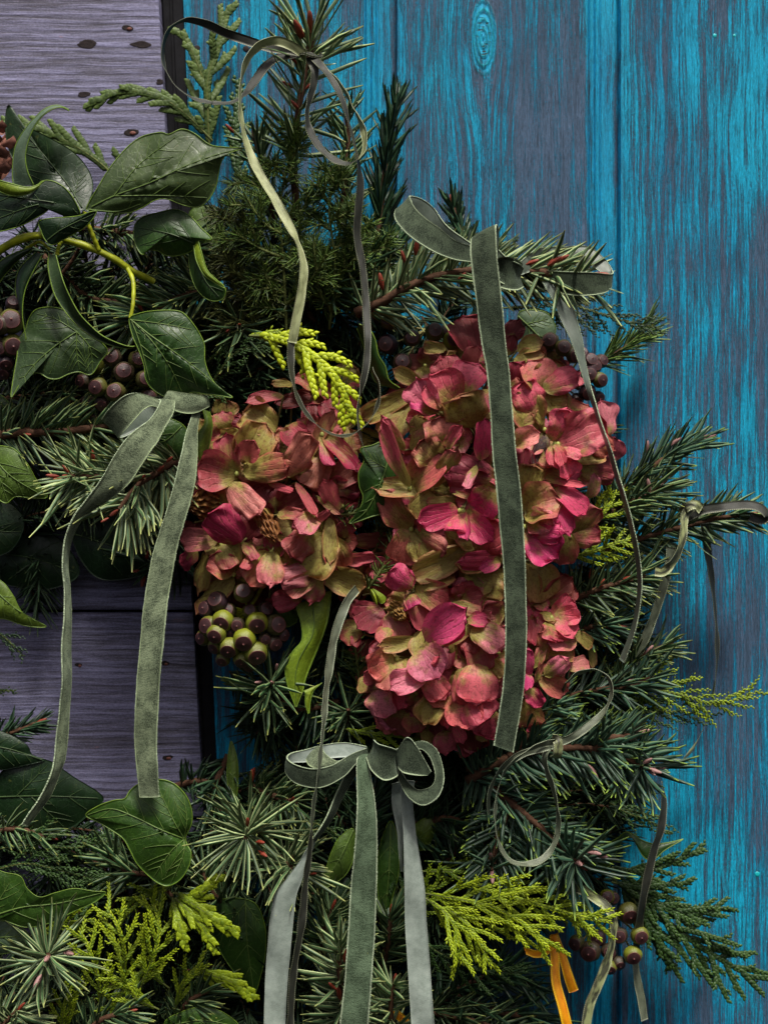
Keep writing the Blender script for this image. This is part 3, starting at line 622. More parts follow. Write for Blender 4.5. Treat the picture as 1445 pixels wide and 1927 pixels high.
# fix parenting of sub-parts: their meshes are in the thing's frame, and so is the leaf's, so plain parenting is right
# ---- ribbons
def ribbon_mesh(Aw, Bw, cols=9, thick=1.1, cup=0., seg0=0.):
    """Aw,Bw world edge curves"""
    n = len(Aw); s = np.linspace(0, 1, cols); C = (Aw+Bw)/2; T = nrm(np.gradient(C, axis=0)); N = nrm(np.cross(T, Bw-Aw))
    G = Aw[:, None]*(1-s[None, :, None])+Bw[:, None]*s[None, :, None]; wd = np.linalg.norm(Bw-Aw, axis=1)
    G = G+N[:, None]*(cup*wd[:, None]*(1-(2*s-1)**2)[None])[..., None]
    ln = np.concatenate([[0], np.cumsum(np.linalg.norm(np.diff(C, axis=0), axis=1))])/K/45.+seg0
    top = G+N[:, None]*thick*.5*K; bot = G-N[:, None]*thick*.5*K
    V = np.vstack([top.reshape(-1, 3), bot.reshape(-1, 3)]); F = grid_faces(n, cols); off = n*cols; e = []
    for k in range(n-1): e += [[k*cols, (k+1)*cols, off+(k+1)*cols, off+k*cols], [k*cols+cols-1, off+k*cols+cols-1, off+(k+1)*cols+cols-1, (k+1)*cols+cols-1]]
    for c in range(cols-1): e += [[c, off+c, off+c+1, c+1], [(n-1)*cols+c, (n-1)*cols+c+1, off+(n-1)*cols+c+1, off+(n-1)*cols+c]]
    At = np.zeros((n, cols, 3)); At[..., 0] = s[None]; At[..., 1] = ln[:, None]; At = At.reshape(-1, 3)
    mi = np.concatenate([np.zeros(len(F)), np.ones(len(F)), np.zeros(len(e))])
    return V, np.vstack([F, F[:, ::-1]+off, np.array(e)]), np.vstack([At, At]), mi
def rails(th, pairs, mats, name='loop', n=60, thick=2.2, cup=0., wave=0., edge=None, ew=.9, cols=9, parent=None, label=None, seed=0):
    """pairs = [(ax,ay,ad,bx,by,bd),...]"""
    p = np.array(pairs, float); s = spl(p, n); rs = np.random.RandomState(seed)
    if wave:
        k = np.linspace(0, 1, n); ln = np.linalg.norm(np.diff(s[:, :2], axis=0), axis=1).sum()
        for c in (0, 1, 3, 4): s[:, c] += wave*sum(np.sin(k*ln/w_+rs.rand()*6.28)*a for w_, a in ((19., .5), (43., .8), (9., .25)))
    ln = np.linalg.norm(np.diff(s[:, :2], axis=0), axis=1).sum(); kk = np.linspace(0, 1, n)
    if ln > 130:
        en = np.clip(np.minimum(kk, 1-kk)*8, 0, 1)
        for c in (2, 5): s[:, c] += en*sum(a_*np.sin(kk*ln/w_+rs.rand()*6.28) for w_, a_ in ((34., 2.6), (61., 3.4), (15., .9)))
    V, F, At, mi = ribbon_mesh(P(s[:, :3]), P(s[:, 3:]), cols, thick, cup)
    o = part(th, name, V, F, [M[mats[0]], M[mats[1]]], True, At, mi, parent=parent, label=label)
    if edge:
        for c in (0, 3):
            e = s[:, c:c+3]; ns = spl(e, n*5); ns[:, :2] += rs.normal(size=(len(ns), 2))*.3
            part(th, 'selvedge', *tube(P(ns), ew*.68*(.7+.6*rs.rand(len(ns))), 5)[:2], M[edge], parent=o)
    return o
def strip(th, pts, width, mats, name='strand', n=90, thick=.9, cols=5, label=None, parent=None, cup=0.):
    """pts=[(x,y,d,roll deg)], constant real width px"""
    s = spl(np.array(pts, float), n); kk = np.arange(n); s[:, 3] += 9*np.sin(kk*.21+pts[0][0])+5*np.sin(kk*.47+pts[0][1]); C = P(s[:, :3]); T = nrm(np.gradient(C, axis=0)); Vw = np.array([0, 1., 0])
    nn = nrm(np.cross(T, Vw)); b = np.cross(nn, T); r = np.radians(s[:, 3])[:, None]; w = nn*np.cos(r)+b*np.sin(r)
    V, F, At, mi = ribbon_mesh(C-w*width*.5*K, C+w*width*.5*K, cols, thick, cup); At[:, 1] *= 1.
    return part(th, name, V, F, [M[mats[0]], M[mats[1]]], True, At, mi, parent=parent, label=label)
M['selvedge'] = simple('pale_selvedge', (.38, .46, .31), .9, .1, .45, 40)
# ---- berries
def _berry():
    prof = []
    for a in np.linspace(math.pi, .80, 14): prof.append((math.sin(a), math.cos(a), 0.))
    z0 = math.cos(.80); r0 = math.sin(.80)
    prof += [(r0*1.0, z0+.025, .8), (r0*.96, z0+.045, .8), (r0*.90, z0+.05, .15), (r0*.6, z0+.12, 0), (r0*.22, z0+.16, 0), (.09, z0+.17, .4), (.05, z0+.24, .9), (.005, z0+.26, .9)]
    m = 22; V, A = [], []
    for i, (r, z, k) in enumerate(prof):
        for j in range(m):
            a = j*2*math.pi/m; q = r*(1+.025*math.sin(5*a)*(1 if i < 14 else .4)); V.append((q*math.cos(a), q*math.sin(a), z*.96)); A.append((1. if i >= 15 else max(0, (z+.3)/1.3), 0, k))
    return mesh('berry', np.array(V), grid_faces(len(prof), m, cv=True), M['berry'], True, np.array(A))
BERRY = _berry()
def berries(root, lst, label, seed=0, group=None, hub=None, pale=.5):
    """lst = [(x,y,d,r,(nx,nz),tone)] tone 0 dark .. 1 green; nx right, nz up lean of crown"""
    rs = random.Random(seed); th = Thing('ivy_berry_cluster', root, label, 'berries', group)
    hub = hub or root; Hb = np.array(hub, float); its = [tube(P(spl([root, ((root[0]+hub[0])/2+3, (root[1]+hub[1])/2, (root[2]+hub[2])/2), hub], 8)), 3.4, 6)[:2]] if tuple(root) != tuple(hub) else []
    for x, y, d, r, (nx, nz), tn in lst:
        n = Vector((nx, -.8, nz)).normalized(); pos = P([x, y, d]); st = P([x-nx*r*.8, y+nz*r*.8, d-r*.9])
        mid = (P(Hb)+st)/2+np.array([0, .004, .0]); its.append(tube(spl([P(Hb), mid, st], 9), 1.9, 5)[:2])
        g = (.20, .23, .012); k = (.030, .014, .020); col = tuple(k[i]*(1-tn)+g[i]*tn for i in range(3))+(1,)
        put(BERRY, 'berry', th, pos, n, r*rs.uniform(.96, 1.04), (rs.uniform(-1, 1), rs.uniform(-1, 1), rs.uniform(-1, 1)), rs.uniform(.95, 1.04), color=col)
    V, F, _ = join(its); part(th, 'stalks', V, F, M['stem' if pale > .4 else 'petal_stalk']); return th
# ---- petals: eight shared shapes
def _petals():
    out = []
    for k in range(10):
        rs = np.random.RandomState(40+k); nu, nv = 15, 13; V, A = [], []
        tipn = rs.uniform(.02, .17); wave = rs.uniform(.03, .10); cup = rs.uniform(-.22, .34); fold = rs.uniform(-.10, .16); ph = rs.rand(4)*6.28; curl = rs.uniform(-.30, .40)
        notch = .035 if k % 3 else .0; widest = rs.uniform(.50, .66)
        for i in range(nu):
            y = i/(nu-1)
            for j in range(nv):
                s = -1+2*j/(nv-1); yy = y
                # half width at y: narrow claw, broad shoulders, round or slightly pointed end
                e = (y/widest)**.6 if y < widest else math.sqrt(max(0, 1-((y-widest)/(1-widest))**2.35))
                e = max(e, .0); hw = .5*max(.05*(1-y), math.sin(min(1, e)*math.pi/2)**.82)
                x = s*hw*(1+.05*math.sin(9*y+ph[0])*abs(s)); r2 = abs(s)
                # the end bulges into a rounded or pointed tip instead of a flat cut
                yv = y+tipn*(1-r2)*y**6+notch*math.sin(ph[1]+s*5)*y**8
                z = cup*(s*hw*2)**2+fold*abs(s)*hw*1.2-curl*y*y*.6+.10*math.sin(y*3.1)+wave*math.sin(7*s*1.3+ph[2]+4*y)*r2*y*1.2+wave*.8*math.sin(11*y+ph[3])*r2**2
                V.append((x, yv, z)); A.append((x, y, max(abs(s)**3 if y > .15 else 0, y**5)))
        out.append(mesh('petal', np.array(V), grid_faces(nu, nv), M['petal'], True, np.array(A)))
    return out
PET = _petals()
def _crumpled(k):
    rs = np.random.RandomState(70+k); nu, nv = 34, 30; V, A = [], []; ph = rs.rand(8)*6.28
    for i in range(nu):
        y = i/(nu-1)
        for j in range(nv):
            s = -1+2*j/(nv-1); hw = .5*math.sin(math.pi*min(1, .06+.94*y)**.8)**.6 if y < 1 else .12
            fo = .10*abs(math.sin(9*s+3*y+ph[0]))+.07*math.sin(17*s-8*y+ph[1])+.05*math.sin(23*y+6*s+ph[2])+.04*math.sin(31*s+ph[3]+13*y)+.5*(s*hw)**2*-1.6
            V.append((s*hw*(.86+.09*math.sin(13*y+ph[4])+.06*math.sin(29*y+ph[5])), y+.03*math.sin(14*s+ph[6]), fo)); A.append((s*hw, y, .3))
    return mesh('petal', np.array(V), grid_faces(nu, nv), M['petal'], True, np.array(A))
CRUM = [_crumpled(0), _crumpled(1)]
# ------------------------------------------------------------------ hydrangeas
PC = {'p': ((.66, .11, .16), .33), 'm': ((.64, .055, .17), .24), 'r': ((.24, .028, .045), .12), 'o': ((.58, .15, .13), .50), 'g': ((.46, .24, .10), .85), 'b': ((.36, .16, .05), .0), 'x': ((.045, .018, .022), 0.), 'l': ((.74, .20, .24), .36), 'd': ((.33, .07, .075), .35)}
LV = {'p': 8, 'm': 16, 'r': -24, 'o': 0, 'g': -8, 'b': 6, 'x': -6, 'l': 14, 'd': -12}
def hydrangea(label, Z, txt, ell, fill, seed, shade_tint=(1, 1, 1)):
    """txt: 'bx by tx ty w c [lift]' per petal in a zoomed frame Z=(scale,ox,oy)"""
    sc, ox, oy = Z; rs = np.random.RandomState(seed); cx, cy, rx, ry, d0, dh = ell
    th = Thing('hydrangea_head', (cx, cy, d0-40), label, 'hydrangea', 'dried hydrangea heads in the wreath')
    def surf(x, y):
        r2 = ((x-cx)/rx)**2+((y-cy)/ry)**2; return d0+dh*math.sqrt(max(.02, 1-min(.98, r2)))
    def petal(bx, by, tx, ty, w, c, lift=None, off=0., z=None):
        col, g = PC[c]; lv = LV[c]+rs.uniform(-5, 5)+off
        db = (surf(bx, by) if z is None else z)+lv-8; dt = (surf(tx, ty)*.5+surf(bx, by)*.5 if z is None else z)+lv+(lift if lift is not None else rs.uniform(-6, 16))
        b = P([bx, by, db]); t = P([tx, ty, dt]); dv = Vector(t-b); L = dv.length/K
        hx, hy = ((bx+tx)/2-cx)/rx, ((by+ty)/2-cy)/ry
        face = Vector((hx*.6+rs.uniform(-.45, .45), -1, -hy*.35+rs.uniform(-.25, .5))).normalized()
        y = dv.normalized(); z_ = (face-y*face.dot(y)).normalized(); x = y.cross(z_)
        o = bpy.data.objects.new('petal', CRUM[rs.randint(2)] if c == 'b' else PET[rs.randint(len(PET))]); COL.objects.link(o); o.parent = th.o
        m = Matrix((x, y, z_)).transposed().to_4x4(); flip = 1 if rs.rand() < .5 else -1
        o.matrix_local = Matrix.Translation(Vector(b)-Vector(th.loc)) @ m @ Matrix.Diagonal((w*K*flip*1.16, L*K*1.07, min(w, L)*K*1.25, 1))
        j = rs.uniform(.78, 1.2); o.color = (col[0]*j*shade_tint[0], col[1]*j*rs.uniform(.8, 1.3)*shade_tint[1], col[2]*j*rs.uniform(.85, 1.2)*shade_tint[2], max(0, g+rs.uniform(-.18, .18)))
        return b
    stalks = []
    hubs = {}
    for ln in txt.strip().splitlines():
        for it in ln.split(';'):
            f = it.split()
            if len(f) < 6: continue
            bx, by, tx, ty, w = [float(q)/sc for q in f[:5]]; bx += ox; tx += ox; by += oy; ty += oy
            lift = float(f[6]) if len(f) > 6 else None
            b = petal(bx, by, tx, ty, w, f[5], lift); hubs.setdefault((round(bx/9), round(by/9)), []).append(b)
    for k, bs in hubs.items():
        b = np.mean(bs, 0)
        root = P([cx+(rs.rand()-.5)*rx*.5, cy+(rs.rand()-.5)*ry*.5, d0-30]); stalks.append(tube(spl([b+np.array([0, .0012, 0]), (b*.45+root*.55)+np.array([0, -.004, 0]), root], 8), np.linspace(1.9, 2.6, 8), 5)[:2])
        if len(bs) > 1:
            v, f, _ = ball(b+np.array([0, -.0012, .0]), 4.2, (1, 1, 1.15), 8, 6); part(th, 'flower_eye', v, f, M['eye'])
    # small florets packed between the larger ones
    for i in range(int(fill*1.1)):
        a = rs.rand()*6.283; r = math.sqrt(rs.rand())*.80; fx, fy = cx+math.cos(a)*r*rx, cy+math.sin(a)*r*ry; R = rs.uniform(25, 35); a0 = rs.rand()*6.28; cc = rs.choice(list('ppoopllgdp'))
        for q in range(4):
            aa = a0+q*1.57+rs.uniform(-.15, .15); petal(fx+2*math.cos(aa), fy+2*math.sin(aa), fx+R*math.cos(aa), fy+R*math.sin(aa), R*rs.uniform(.95, 1.15), cc, rs.uniform(0, 10), -26-rs.rand()*14)
        bb = P([fx, fy, surf(fx, fy)-26]); v, f, _ = ball(bb, 3.4, (1, 1, 1), 8, 6); part(th, 'flower_eye', v, f, M['eye'])
    # flowers further in, seen between the outer ones
    for i in range(fill):
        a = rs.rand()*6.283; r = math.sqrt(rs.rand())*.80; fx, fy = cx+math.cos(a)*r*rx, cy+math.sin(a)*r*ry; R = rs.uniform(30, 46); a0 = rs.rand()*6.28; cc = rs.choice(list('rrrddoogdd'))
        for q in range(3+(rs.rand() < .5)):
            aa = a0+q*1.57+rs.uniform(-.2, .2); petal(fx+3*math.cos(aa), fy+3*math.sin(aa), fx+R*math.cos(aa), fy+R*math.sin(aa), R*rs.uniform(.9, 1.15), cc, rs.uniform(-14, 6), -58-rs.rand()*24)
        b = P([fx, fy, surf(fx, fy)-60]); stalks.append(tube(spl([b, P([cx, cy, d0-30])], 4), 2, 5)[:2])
    stalks.append(tube(spl(P(np.array([[cx, cy, d0-25], [cx-10, cy+20, d0-80], [cx-40, cy+60, 20]])), 10), 6, 6)[:2])
    V, F, _ = join(stalks); part(th, 'flower_stalks', V, F, M['petal_stalk'])
    return th
H1 = """
400 695 165 650 210 p; 400 690 335 455 135 p; 430 620 570 395 210 g 10; 440 680 715 640 150 o 20; 400 720 345 765 60 g; 410 745 630 765 90 r
430 600 500 500 120 p 20; 520 640 660 520 110 d
650 420 460 300 190 g -10; 470 390 390 330 80 r; 720 380 800 490 140 p; 745 470 655 440 90 o; 720 710 870 455 140 l 18; 850 600 1005 310 75 o 20; 740 720 870 600 70 o
980 560 820 750 200 o; 1000 600 780 640 150 g; 960 720 1200 740 200 r; 1000 760 1150 650 140 d; 950 440 1150 645 95 m 24; 950 440 1000 640 80 m 20; 1150 630 1220 700 60 m
1010 200 680 230 95 r; 1080 420 1020 220 210 r; 760 115 635 110 50 g; 900 150 780 70 95 o; 860 110 1000 190 90 d; 700 190 490 225 75 p; 1040 130 1170 20 170 g; 1080 145 1210 105 45 p; 900 420 880 250 120 r
340 760 530 940 140 l 16; 330 890 295 780 75 o; 290 890 100 900 210 b 10; 540 930 650 1115 120 b 20
430 1135 240 950 200 m 10; 430 1135 540 960 150 r; 400 1340 320 1140 180 g; 450 1330 480 1150 110 g; 440 1140 520 1240 60 p 20; 520 1200 440 1310 60 p 20
640 920 540 790 180 r; 660 930 830 820 150 r; 600 750 755 808 42 p 18; 780 750 905 940 52 p 18; 600 980 560 880 110 r; 660 960 820 955 70 p 6
1080 910 920 780 140 d; 1060 930 960 760 110 p 8; 920 840 1050 945 38 o 22; 1080 900 1030 980 50 d
960 1090 690 990 230 g 0; 1000 1080 840 1330 260 g 10; 880 1060 760 1220 170 o; 1010 1100 1060 1300 150 o; 1000 980 1005 1240 80 g 24
905 960 820 1050 120 l 24; 870 1030 990 940 42 p 26; 1060 1240 1275 1235 75 p 12; 1250 1225 1395 1165 42 o 8; 1130 1130 1365 1125 90 d; 1110 1100 1060 1010 70 d
280 1110 50 1120 125 l 10; 300 1150 210 1210 75 g; 150 1190 40 1270 110 m -4; 210 1190 170 1430 110 g; 380 1350 155 1580 130 g 14; 380 1340 240 1240 140 o 10; 300 1150 360 1300 130 o
620 1200 500 1400 150 o 24; 625 1200 610 1400 140 l 20; 630 1200 775 1295 75 g 10; 560 1160 520 1280 80 g; 700 1250 660 1180 60 g
915 1330 690 1370 130 l 24; 915 1340 740 1450 110 l 22; 930 1320 1200 1410 150 g 22; 925 1340 870 1505 130 p 4; 830 1460 645 1540 115 p 4; 700 1480 620 1540 60 r; 1190 1350 1240 1290 70 d
310 545 210 500 95 o -20; 420 420 315 460 80 g -20; 200 720 130 690 60 b; 1330 470 1120 480 120 g -20; 1440 210 1185 335 85 g 10; 1440 290 1320 400 110 g; 1100 380 1130 540 40 o; 600 1560 720 1450 60 r -10
120 1010 60 1090 90 r -20; 1180 560 1150 600 50 d; 1200 860 1050 740 150 r -30
"""
H2 = """
395 570 290 390 150 l 10; 380 560 270 480 100 m 4; 500 520 380 370 200 p 14; 520 470 610 300 180 p 10; 480 380 430 262 140 p 0; 600 645 530 478 200 g 34; 590 640 620 490 110 r 36; 430 570 520 500 80 g 20; 360 592 530 595 34 g 24; 650 490 530 450 80 g 10
430 745 420 600 180 o 10; 450 765 528 650 65 p 20; 215 775 100 600 60 p 20; 245 985 108 650 85 p 20; 250 770 345 645 85 o; 275 700 300 590 95 g -10; 400 830 310 735 150 o 10; 240 995 410 820 150 o 16; 370 985 500 785 85 o 20
370 1000 78 990 95 g 14; 370 1010 290 1140 120 g; 250 1220 95 1025 125 o 20; 250 1220 180 1400 140 o 20; 255 1225 340 1370 140 g 20; 270 1230 445 1345 95 o 14; 250 1210 220 1090 60 g -10
520 1115 325 1170 115 m 34; 530 1120 500 1240 110 m 36; 540 1120 560 1260 70 m 36; 550 1120 690 1270 115 m 34; 590 1330 300 1445 110 g 20; 600 1300 480 1200 150 g -20; 630 1330 560 1240 140 g -20
730 950 480 910 190 d; 740 990 640 1120 155 m -6; 620 860 560 980 45 l 20; 640 830 670 620 95 m 6; 700 800 690 640 90 r; 700 860 600 820 110 r; 870 1020 880 775 115 r; 590 330 620 198 85 d; 500 260 460 240 60 g; 630 350 640 285 55 g; 310 400 170 325 72 g 16; 115 880 110 755 88 g 20
270 440 -5 585 95 g 6; 250 500 110 690 150 g; 800 160 855 55 95 r; 850 210 980 165 85 g; 830 280 990 225 75 g; 800 240 820 130 80 r; 620 230 560 40 190 r -10; 640 250 650 100 130 r -10; 450 200 330 190 60 g -10
990 450 935 280 180 o; 995 440 1090 290 170 g; 1000 430 1180 350 120 p 20; 1150 330 1200 400 60 l 26; 1060 400 1055 540 160 g 16; 1000 500 1130 480 120 g 10; 960 560 880 400 155 p 6; 950 550 860 460 80 g 14; 955 665 850 430 165 o -6; 840 660 930 580 65 g 14; 820 420 880 290 125 r; 830 735 960 680 95 l 16; 1020 600 1160 520 110 g -14
1000 670 970 860 80 x 10; 1060 730 1040 680 60 x -6; 1060 730 1130 550 140 p 16; 1080 740 1330 630 200 p 20; 1080 740 1220 800 110 p 18; 1180 620 1240 530 160 o 0; 1060 745 1000 850 95 o 10; 1070 745 1130 920 130 p 12; 1060 740 1080 860 90 p 12
1340 710 1330 510 120 l -6; 1170 850 1400 890 150 d; 1180 830 1330 790 90 g -4; 1380 840 1395 720 105 d; 1145 890 940 870 115 g 10; 1010 946 1215 972 34 p 16; 1230 1055 1290 925 85 l 10
1060 990 1230 1110 110 m 22; 880 1050 950 870 140 g 16; 890 1130 1070 1060 190 o 26; 900 1150 1040 1190 120 l 26; 1050 1040 1130 1230 115 m 14; 895 1205 1090 1240 120 m 28; 895 1210 1060 1370 170 m 28; 900 1220 950 1370 120 p 26; 1150 1260 1300 1110 130 o 4; 1150 1270 1310 1230 130 p 4; 1130 1230 1100 1410 110 o 0
770 1390 640 1380 70 p 10; 620 1350 770 1220 160 p 14; 765 1385 545 1405 90 m 22; 560 1400 640 1370 70 g 24; 1010 1410 1000 1300 150 g -10; 700 1180 690 1080 100 g -16; 520 1050 350 1060 40 g; 790 600 660 540 90 g; 880 620 880 700 60 g
660 430 690 540 90 p; 480 1010 600 1045 30 o; 1010 650 960 560 60 g; 860 700 830 780 70 p; 1240 700 1370 760 120 o -10
"""
H2b = """
745 92 440 235 115 g 14; 910 160 690 175 95 g 18; 900 150 800 200 60 m 20; 830 205 780 330 220 g -14; 870 210 920 320 130 g -14; 1060 140 1130 365 170 g 0; 1050 200 1060 350 100 g; 1120 380 1275 265 140 d; 1160 380 1180 220 120 r -10; 920 330 800 385 65 g; 420 300 300 225 120 m -4; 400 320 370 210 90 m -6; 430 290 620 200 150 g -14; 420 300 550 490 195 d 10; 440 300 590 370 130 o 6; 400 345 420 420 95 m 6; 1060 160 1170 90 120 o
"""
H3 = """
690 370 795 360 105 d 10; 670 370 648 210 42 r 6; 620 400 780 440 72 o 8; 490 590 680 440 150 m 34; 560 600 680 520 90 m 32; 600 600 715 470 120 g 6; 470 530 500 675 115 g 16; 465 630 550 775 170 l 22; 460 660 570 690 90 p 20; 440 590 262 620 72 g 14
260 420 140 510 150 r; 290 440 375 585 110 d; 290 520 255 600 75 o; 140 520 40 570 115 d; 150 470 80 400 85 r; 150 560 120 620 60 r; 300 400 380 470 95 b
330 690 200 760 150 o 14; 340 690 300 865 170 o 16; 350 700 400 790 110 o 12; 330 680 205 620 120 d; 240 800 170 770 80 p; 250 850 270 1000 130 l 12; 330 870 345 965 85 p 4; 190 780 140 870 55 g
490 780 320 850 115 l 24; 490 770 580 890 115 p 18; 430 880 390 970 120 d; 590 850 490 1030 120 g 16; 600 850 540 940 120 o 12; 600 790 590 900 115 r; 620 610 600 740 85 r; 740 530 910 600 130 l 10; 740 540 850 540 90 o; 760 560 800 750 125 d 20; 770 570 720 640 80 d 18
700 740 715 930 140 o 14; 770 720 780 905 175 p 28; 690 890 620 930 100 p 10; 690 890 720 1050 160 p 24; 700 890 830 1020 170 p 22; 860 900 780 960 100 p 4; 860 970 830 1115 120 p 2; 920 450 810 440 115 d; 720 480 820 490 70 m 4; 890 780 830 880 110 r; 840 700 920 780 70 g
400 980 340 1090 120 d; 420 970 460 1080 100 d; 470 1060 560 1140 90 g -6; 510 1000 590 1085 95 r; 590 1080 600 1190 100 p -4; 650 1030 690 1140 55 p; 700 1060 790 1170 140 r; 600 930 610 1050 65 p; 690 1160 700 1225 40 o; 290 940 320 1040 80 d; 800 1080 800 1140 60 g
1050 800 1050 655 52 m 12; 1045 760 1040 850 50 m 8; 1050 850 1115 945 75 m 8; 1040 900 1080 1050 120 o; 1010 980 1040 1100 90 r; 1180 470 1290 400 140 p 10; 1170 470 1315 520 140 p 10; 1170 490 1200 590 120 p 12; 1120 430 1185 480 65 g 16; 1060 420 1085 600 75 d; 1140 705 1130 545 62 o 12; 1070 745 1135 620 52 o; 1080 825 1120 715 45 o; 1310 600 1175 607 72 l 16; 1300 550 1395 620 60 g 8; 1370 600 1400 730 55 g 10; 1260 740 1375 710 70 l 4; 1140 785 1255 700 85 l 14; 1110 790 1255 865 95 o 6; 1150 650 1290 680 70 g -6
930 600 900 520 60 o; 450 880 380 920 80 d; 650 700 640 600 40 g; 500 950 440 1010 90 o; 1000 620 960 520 110 r; 980 760 940 900 130 r; 660 780 640 860 60 o
"""
Z1 = (3.44, 330, 690); Z2 = (3.01, 690, 590); Z3 = (2.89, 630, 1000)
hydrangea('hydrangea head left of the other two, shade-tinted red and olive, with two crumpled brown petals', Z1, H1, (525, 940, 215, 250, 110, 130), 20, 1, (.72, .78, .62))  # last argument puts this head's shade into its petal colours
hydrangea('largest hydrangea head, pink, magenta and lime petals crossed by the long velvet tail', Z2, H2, (915, 850, 260, 290, 120, 150), 24, 2)
hydrangea('hydrangea head fanning out between the largest and the lowest, olive petals, one magenta flower', Z3, H2b, (850, 1080, 230, 150, 150, 90), 6, 5)
hydrangea('lowest hydrangea head, dense with salmon pink petals, above the grey bow', Z3, H3, (870, 1235, 240, 195, 120, 140), 22, 3)

# ------------------------------------------------------------------ ivy
def ivy(base, label, group='ivy leaves in the wreath', name='ivy_leaf', cat='ivy leaf'): return Thing(name, base, label, cat, group)
D = 255
iv = Thing('ivy_sprig', (-20, 490, D-30), 'ivy sprig with thick yellow-green stem and large leathery leaves across the upper left', 'ivy sprig')
def stem(pts, r, th=iv, nm='stem', mat='stem'):
    n = 40; C = P(spl(pts, n)); r = np.linspace(r[0], r[1], n)*(1+.07*np.sin(np.arange(n)*.9)); return part(th, nm, *tube(C, r, 8)[:2], M[mat])
stem([(-30, 492, D-35), (10, 465, D-25), (45, 448, D-15), (85, 443, D-15), (125, 452, D-20), (170, 466, D-25), (215, 487, D-35), (250, 510, D-50), (290, 530, D-75)], (8, 5.5))
stem([(187, 472, D-25), (176, 445, D-15), (166, 420, D-8), (160, 398, D-2)], (4.4, 3.4), nm='leaf_stalk')
stem([(240, 503, D-45), (251, 530, D-25), (251, 570, D-12), (246, 598, D-10)], (4.2, 3.2), nm='leaf_stalk')
stem([(50, 468, D-30), (75, 455, D-20), (95, 470, D-20)], (3.4, 2.6), nm='leaf_stalk')
stem([(108, 480, D-18), (112, 462, D-15), (120, 450, D-18)], (4, 3), nm='leaf_stalk')
stem([(118, 515, D-60), (140, 485, D-50), (150, 466, D-35)], (3.5, 3), nm='leaf_stalk', mat='twig')
leaf(iv, [(163, 393, D), (185, 352, D+5), (210, 312, D+2), (240, 277, D-5), (268, 257, D-8), (303, 249, D+2), (318, 253, D+6), (342, 243, D+2), (366, 251, D-2), (395, 272, D), (425, 277, D+10), (460, 279, D+16), (432, 288, D+16), (418, 302, D+12), (412, 325, D+4), (407, 350, D), (393, 376, D-4), (372, 390, D-8), (345, 386, D-2), (315, 375, D+6), (292, 377, D+8), (268, 391, D+2), (240, 401, D-2), (205, 399, D+2), (180, 397, D+2)],
     (290, 338, D+14), [[(164, 394), (215, 369), (285, 343), (350, 312), (405, 292), (450, 280)], [(164, 394), (220, 398), (265, 384)], [(215, 369), (262, 310), (330, 258)], [(215, 369), (300, 368), (390, 372)]], 'leaf_mat', side_n=4, bump=6, label='large pale leaf with yellow veins and a curled tip')
leaf(iv, [(14, 200, D-45), (24, 203, D-45), (45, 235, D-50), (62, 243, D-40), (100, 262, D-30), (138, 285, D-40), (165, 315, D-45), (176, 345, D-40), (172, 372, D-30), (158, 396, D-20), (125, 385, D-20), (95, 372, D-25), (60, 350, D-40), (20, 290, D-50), (10, 240, D-48)], (100, 320, D-36), [[(158, 396), (130, 350), (90, 300), (40, 240)], [(140, 372), (150, 330)]], 'leaf_dark', vmat='vein_dim', side_n=4, margin=False)
loft(iv, [(64, 348, D+6), (52, 320, D+8), (49, 290, D+10), (58, 255, D+14), (75, 225, D+16), (95, 208, D+14), (115, 202, D+8), (131, 209, D-4)], [(26, 352, D-12), (24, 320, D-10), (30, 275, D-6), (50, 240, D), (66, 222, D+4), (85, 205, D+6), (108, 198, D+4), (130, 206, D-4)], ('leaf_grey', 'leaf'), bulge=7)
leaf(iv, [(62, 355, D+8), (80, 341, D+12), (100, 341, D+10), (122, 353, D+10), (138, 372, D+8), (150, 395, D+4), (151, 406, D), (138, 412, D-2), (120, 405, D-4), (102, 383, D), (88, 398, D+4), (60, 415, D+5), (25, 430, D+5), (-20, 433, D), (-30, 380, D-4), (-10, 345, D), (15, 360, D+10)], (60, 382, D+14), [[(102, 381), (60, 388), (0, 410)], [(102, 381), (40, 372), (-10, 365)], [(104, 382), (128, 385), (147, 402)]], 'leaf_dark', vmat='vein_dim', side_n=3, bump=3)
loft(iv, [(-12, 336, D+22), (20, 345, D+24), (48, 352, D+22), (66, 350, D+16), (84, 341, D+12)], [(-14, 352, D+16), (8, 364, D+18), (30, 369, D+20), (56, 364, D+18), (76, 350, D+13)], ('leaf_under', 'leaf'), bulge=4)
leaf(iv, [(74, 417, D), (95, 411, D+6), (125, 409, D+8), (150, 406, D+10), (170, 399, D+12), (182, 398, D+10), (176, 411, D+8), (160, 428, D+4), (140, 440, D), (118, 452, D-2), (98, 461, D-2), (86, 452, D-3), (78, 435, D-2)], (118, 428, D+10), [[(90, 452), (120, 430), (178, 402)]], 'leaf_dark', side_n=3, vmat='vein_dim', bump=3)
loft(iv, [(93, 478, D-14), (91, 500, D-12), (96, 530, D-8), (105, 558, D-6), (122, 585, D-4), (145, 612, D-4), (170, 632, D-2), (200, 647, D), (235, 656, D-4), (266, 652, D-12)], [(106, 480, D-8), (112, 503, D-2), (120, 530, D+6), (132, 558, D+8), (150, 590, D+10), (170, 612, D+10), (192, 631, D+10), (218, 644, D+6), (244, 652, D), (268, 650, D-12)], ('leaf_mat', 'leaf'), bulge=-5)
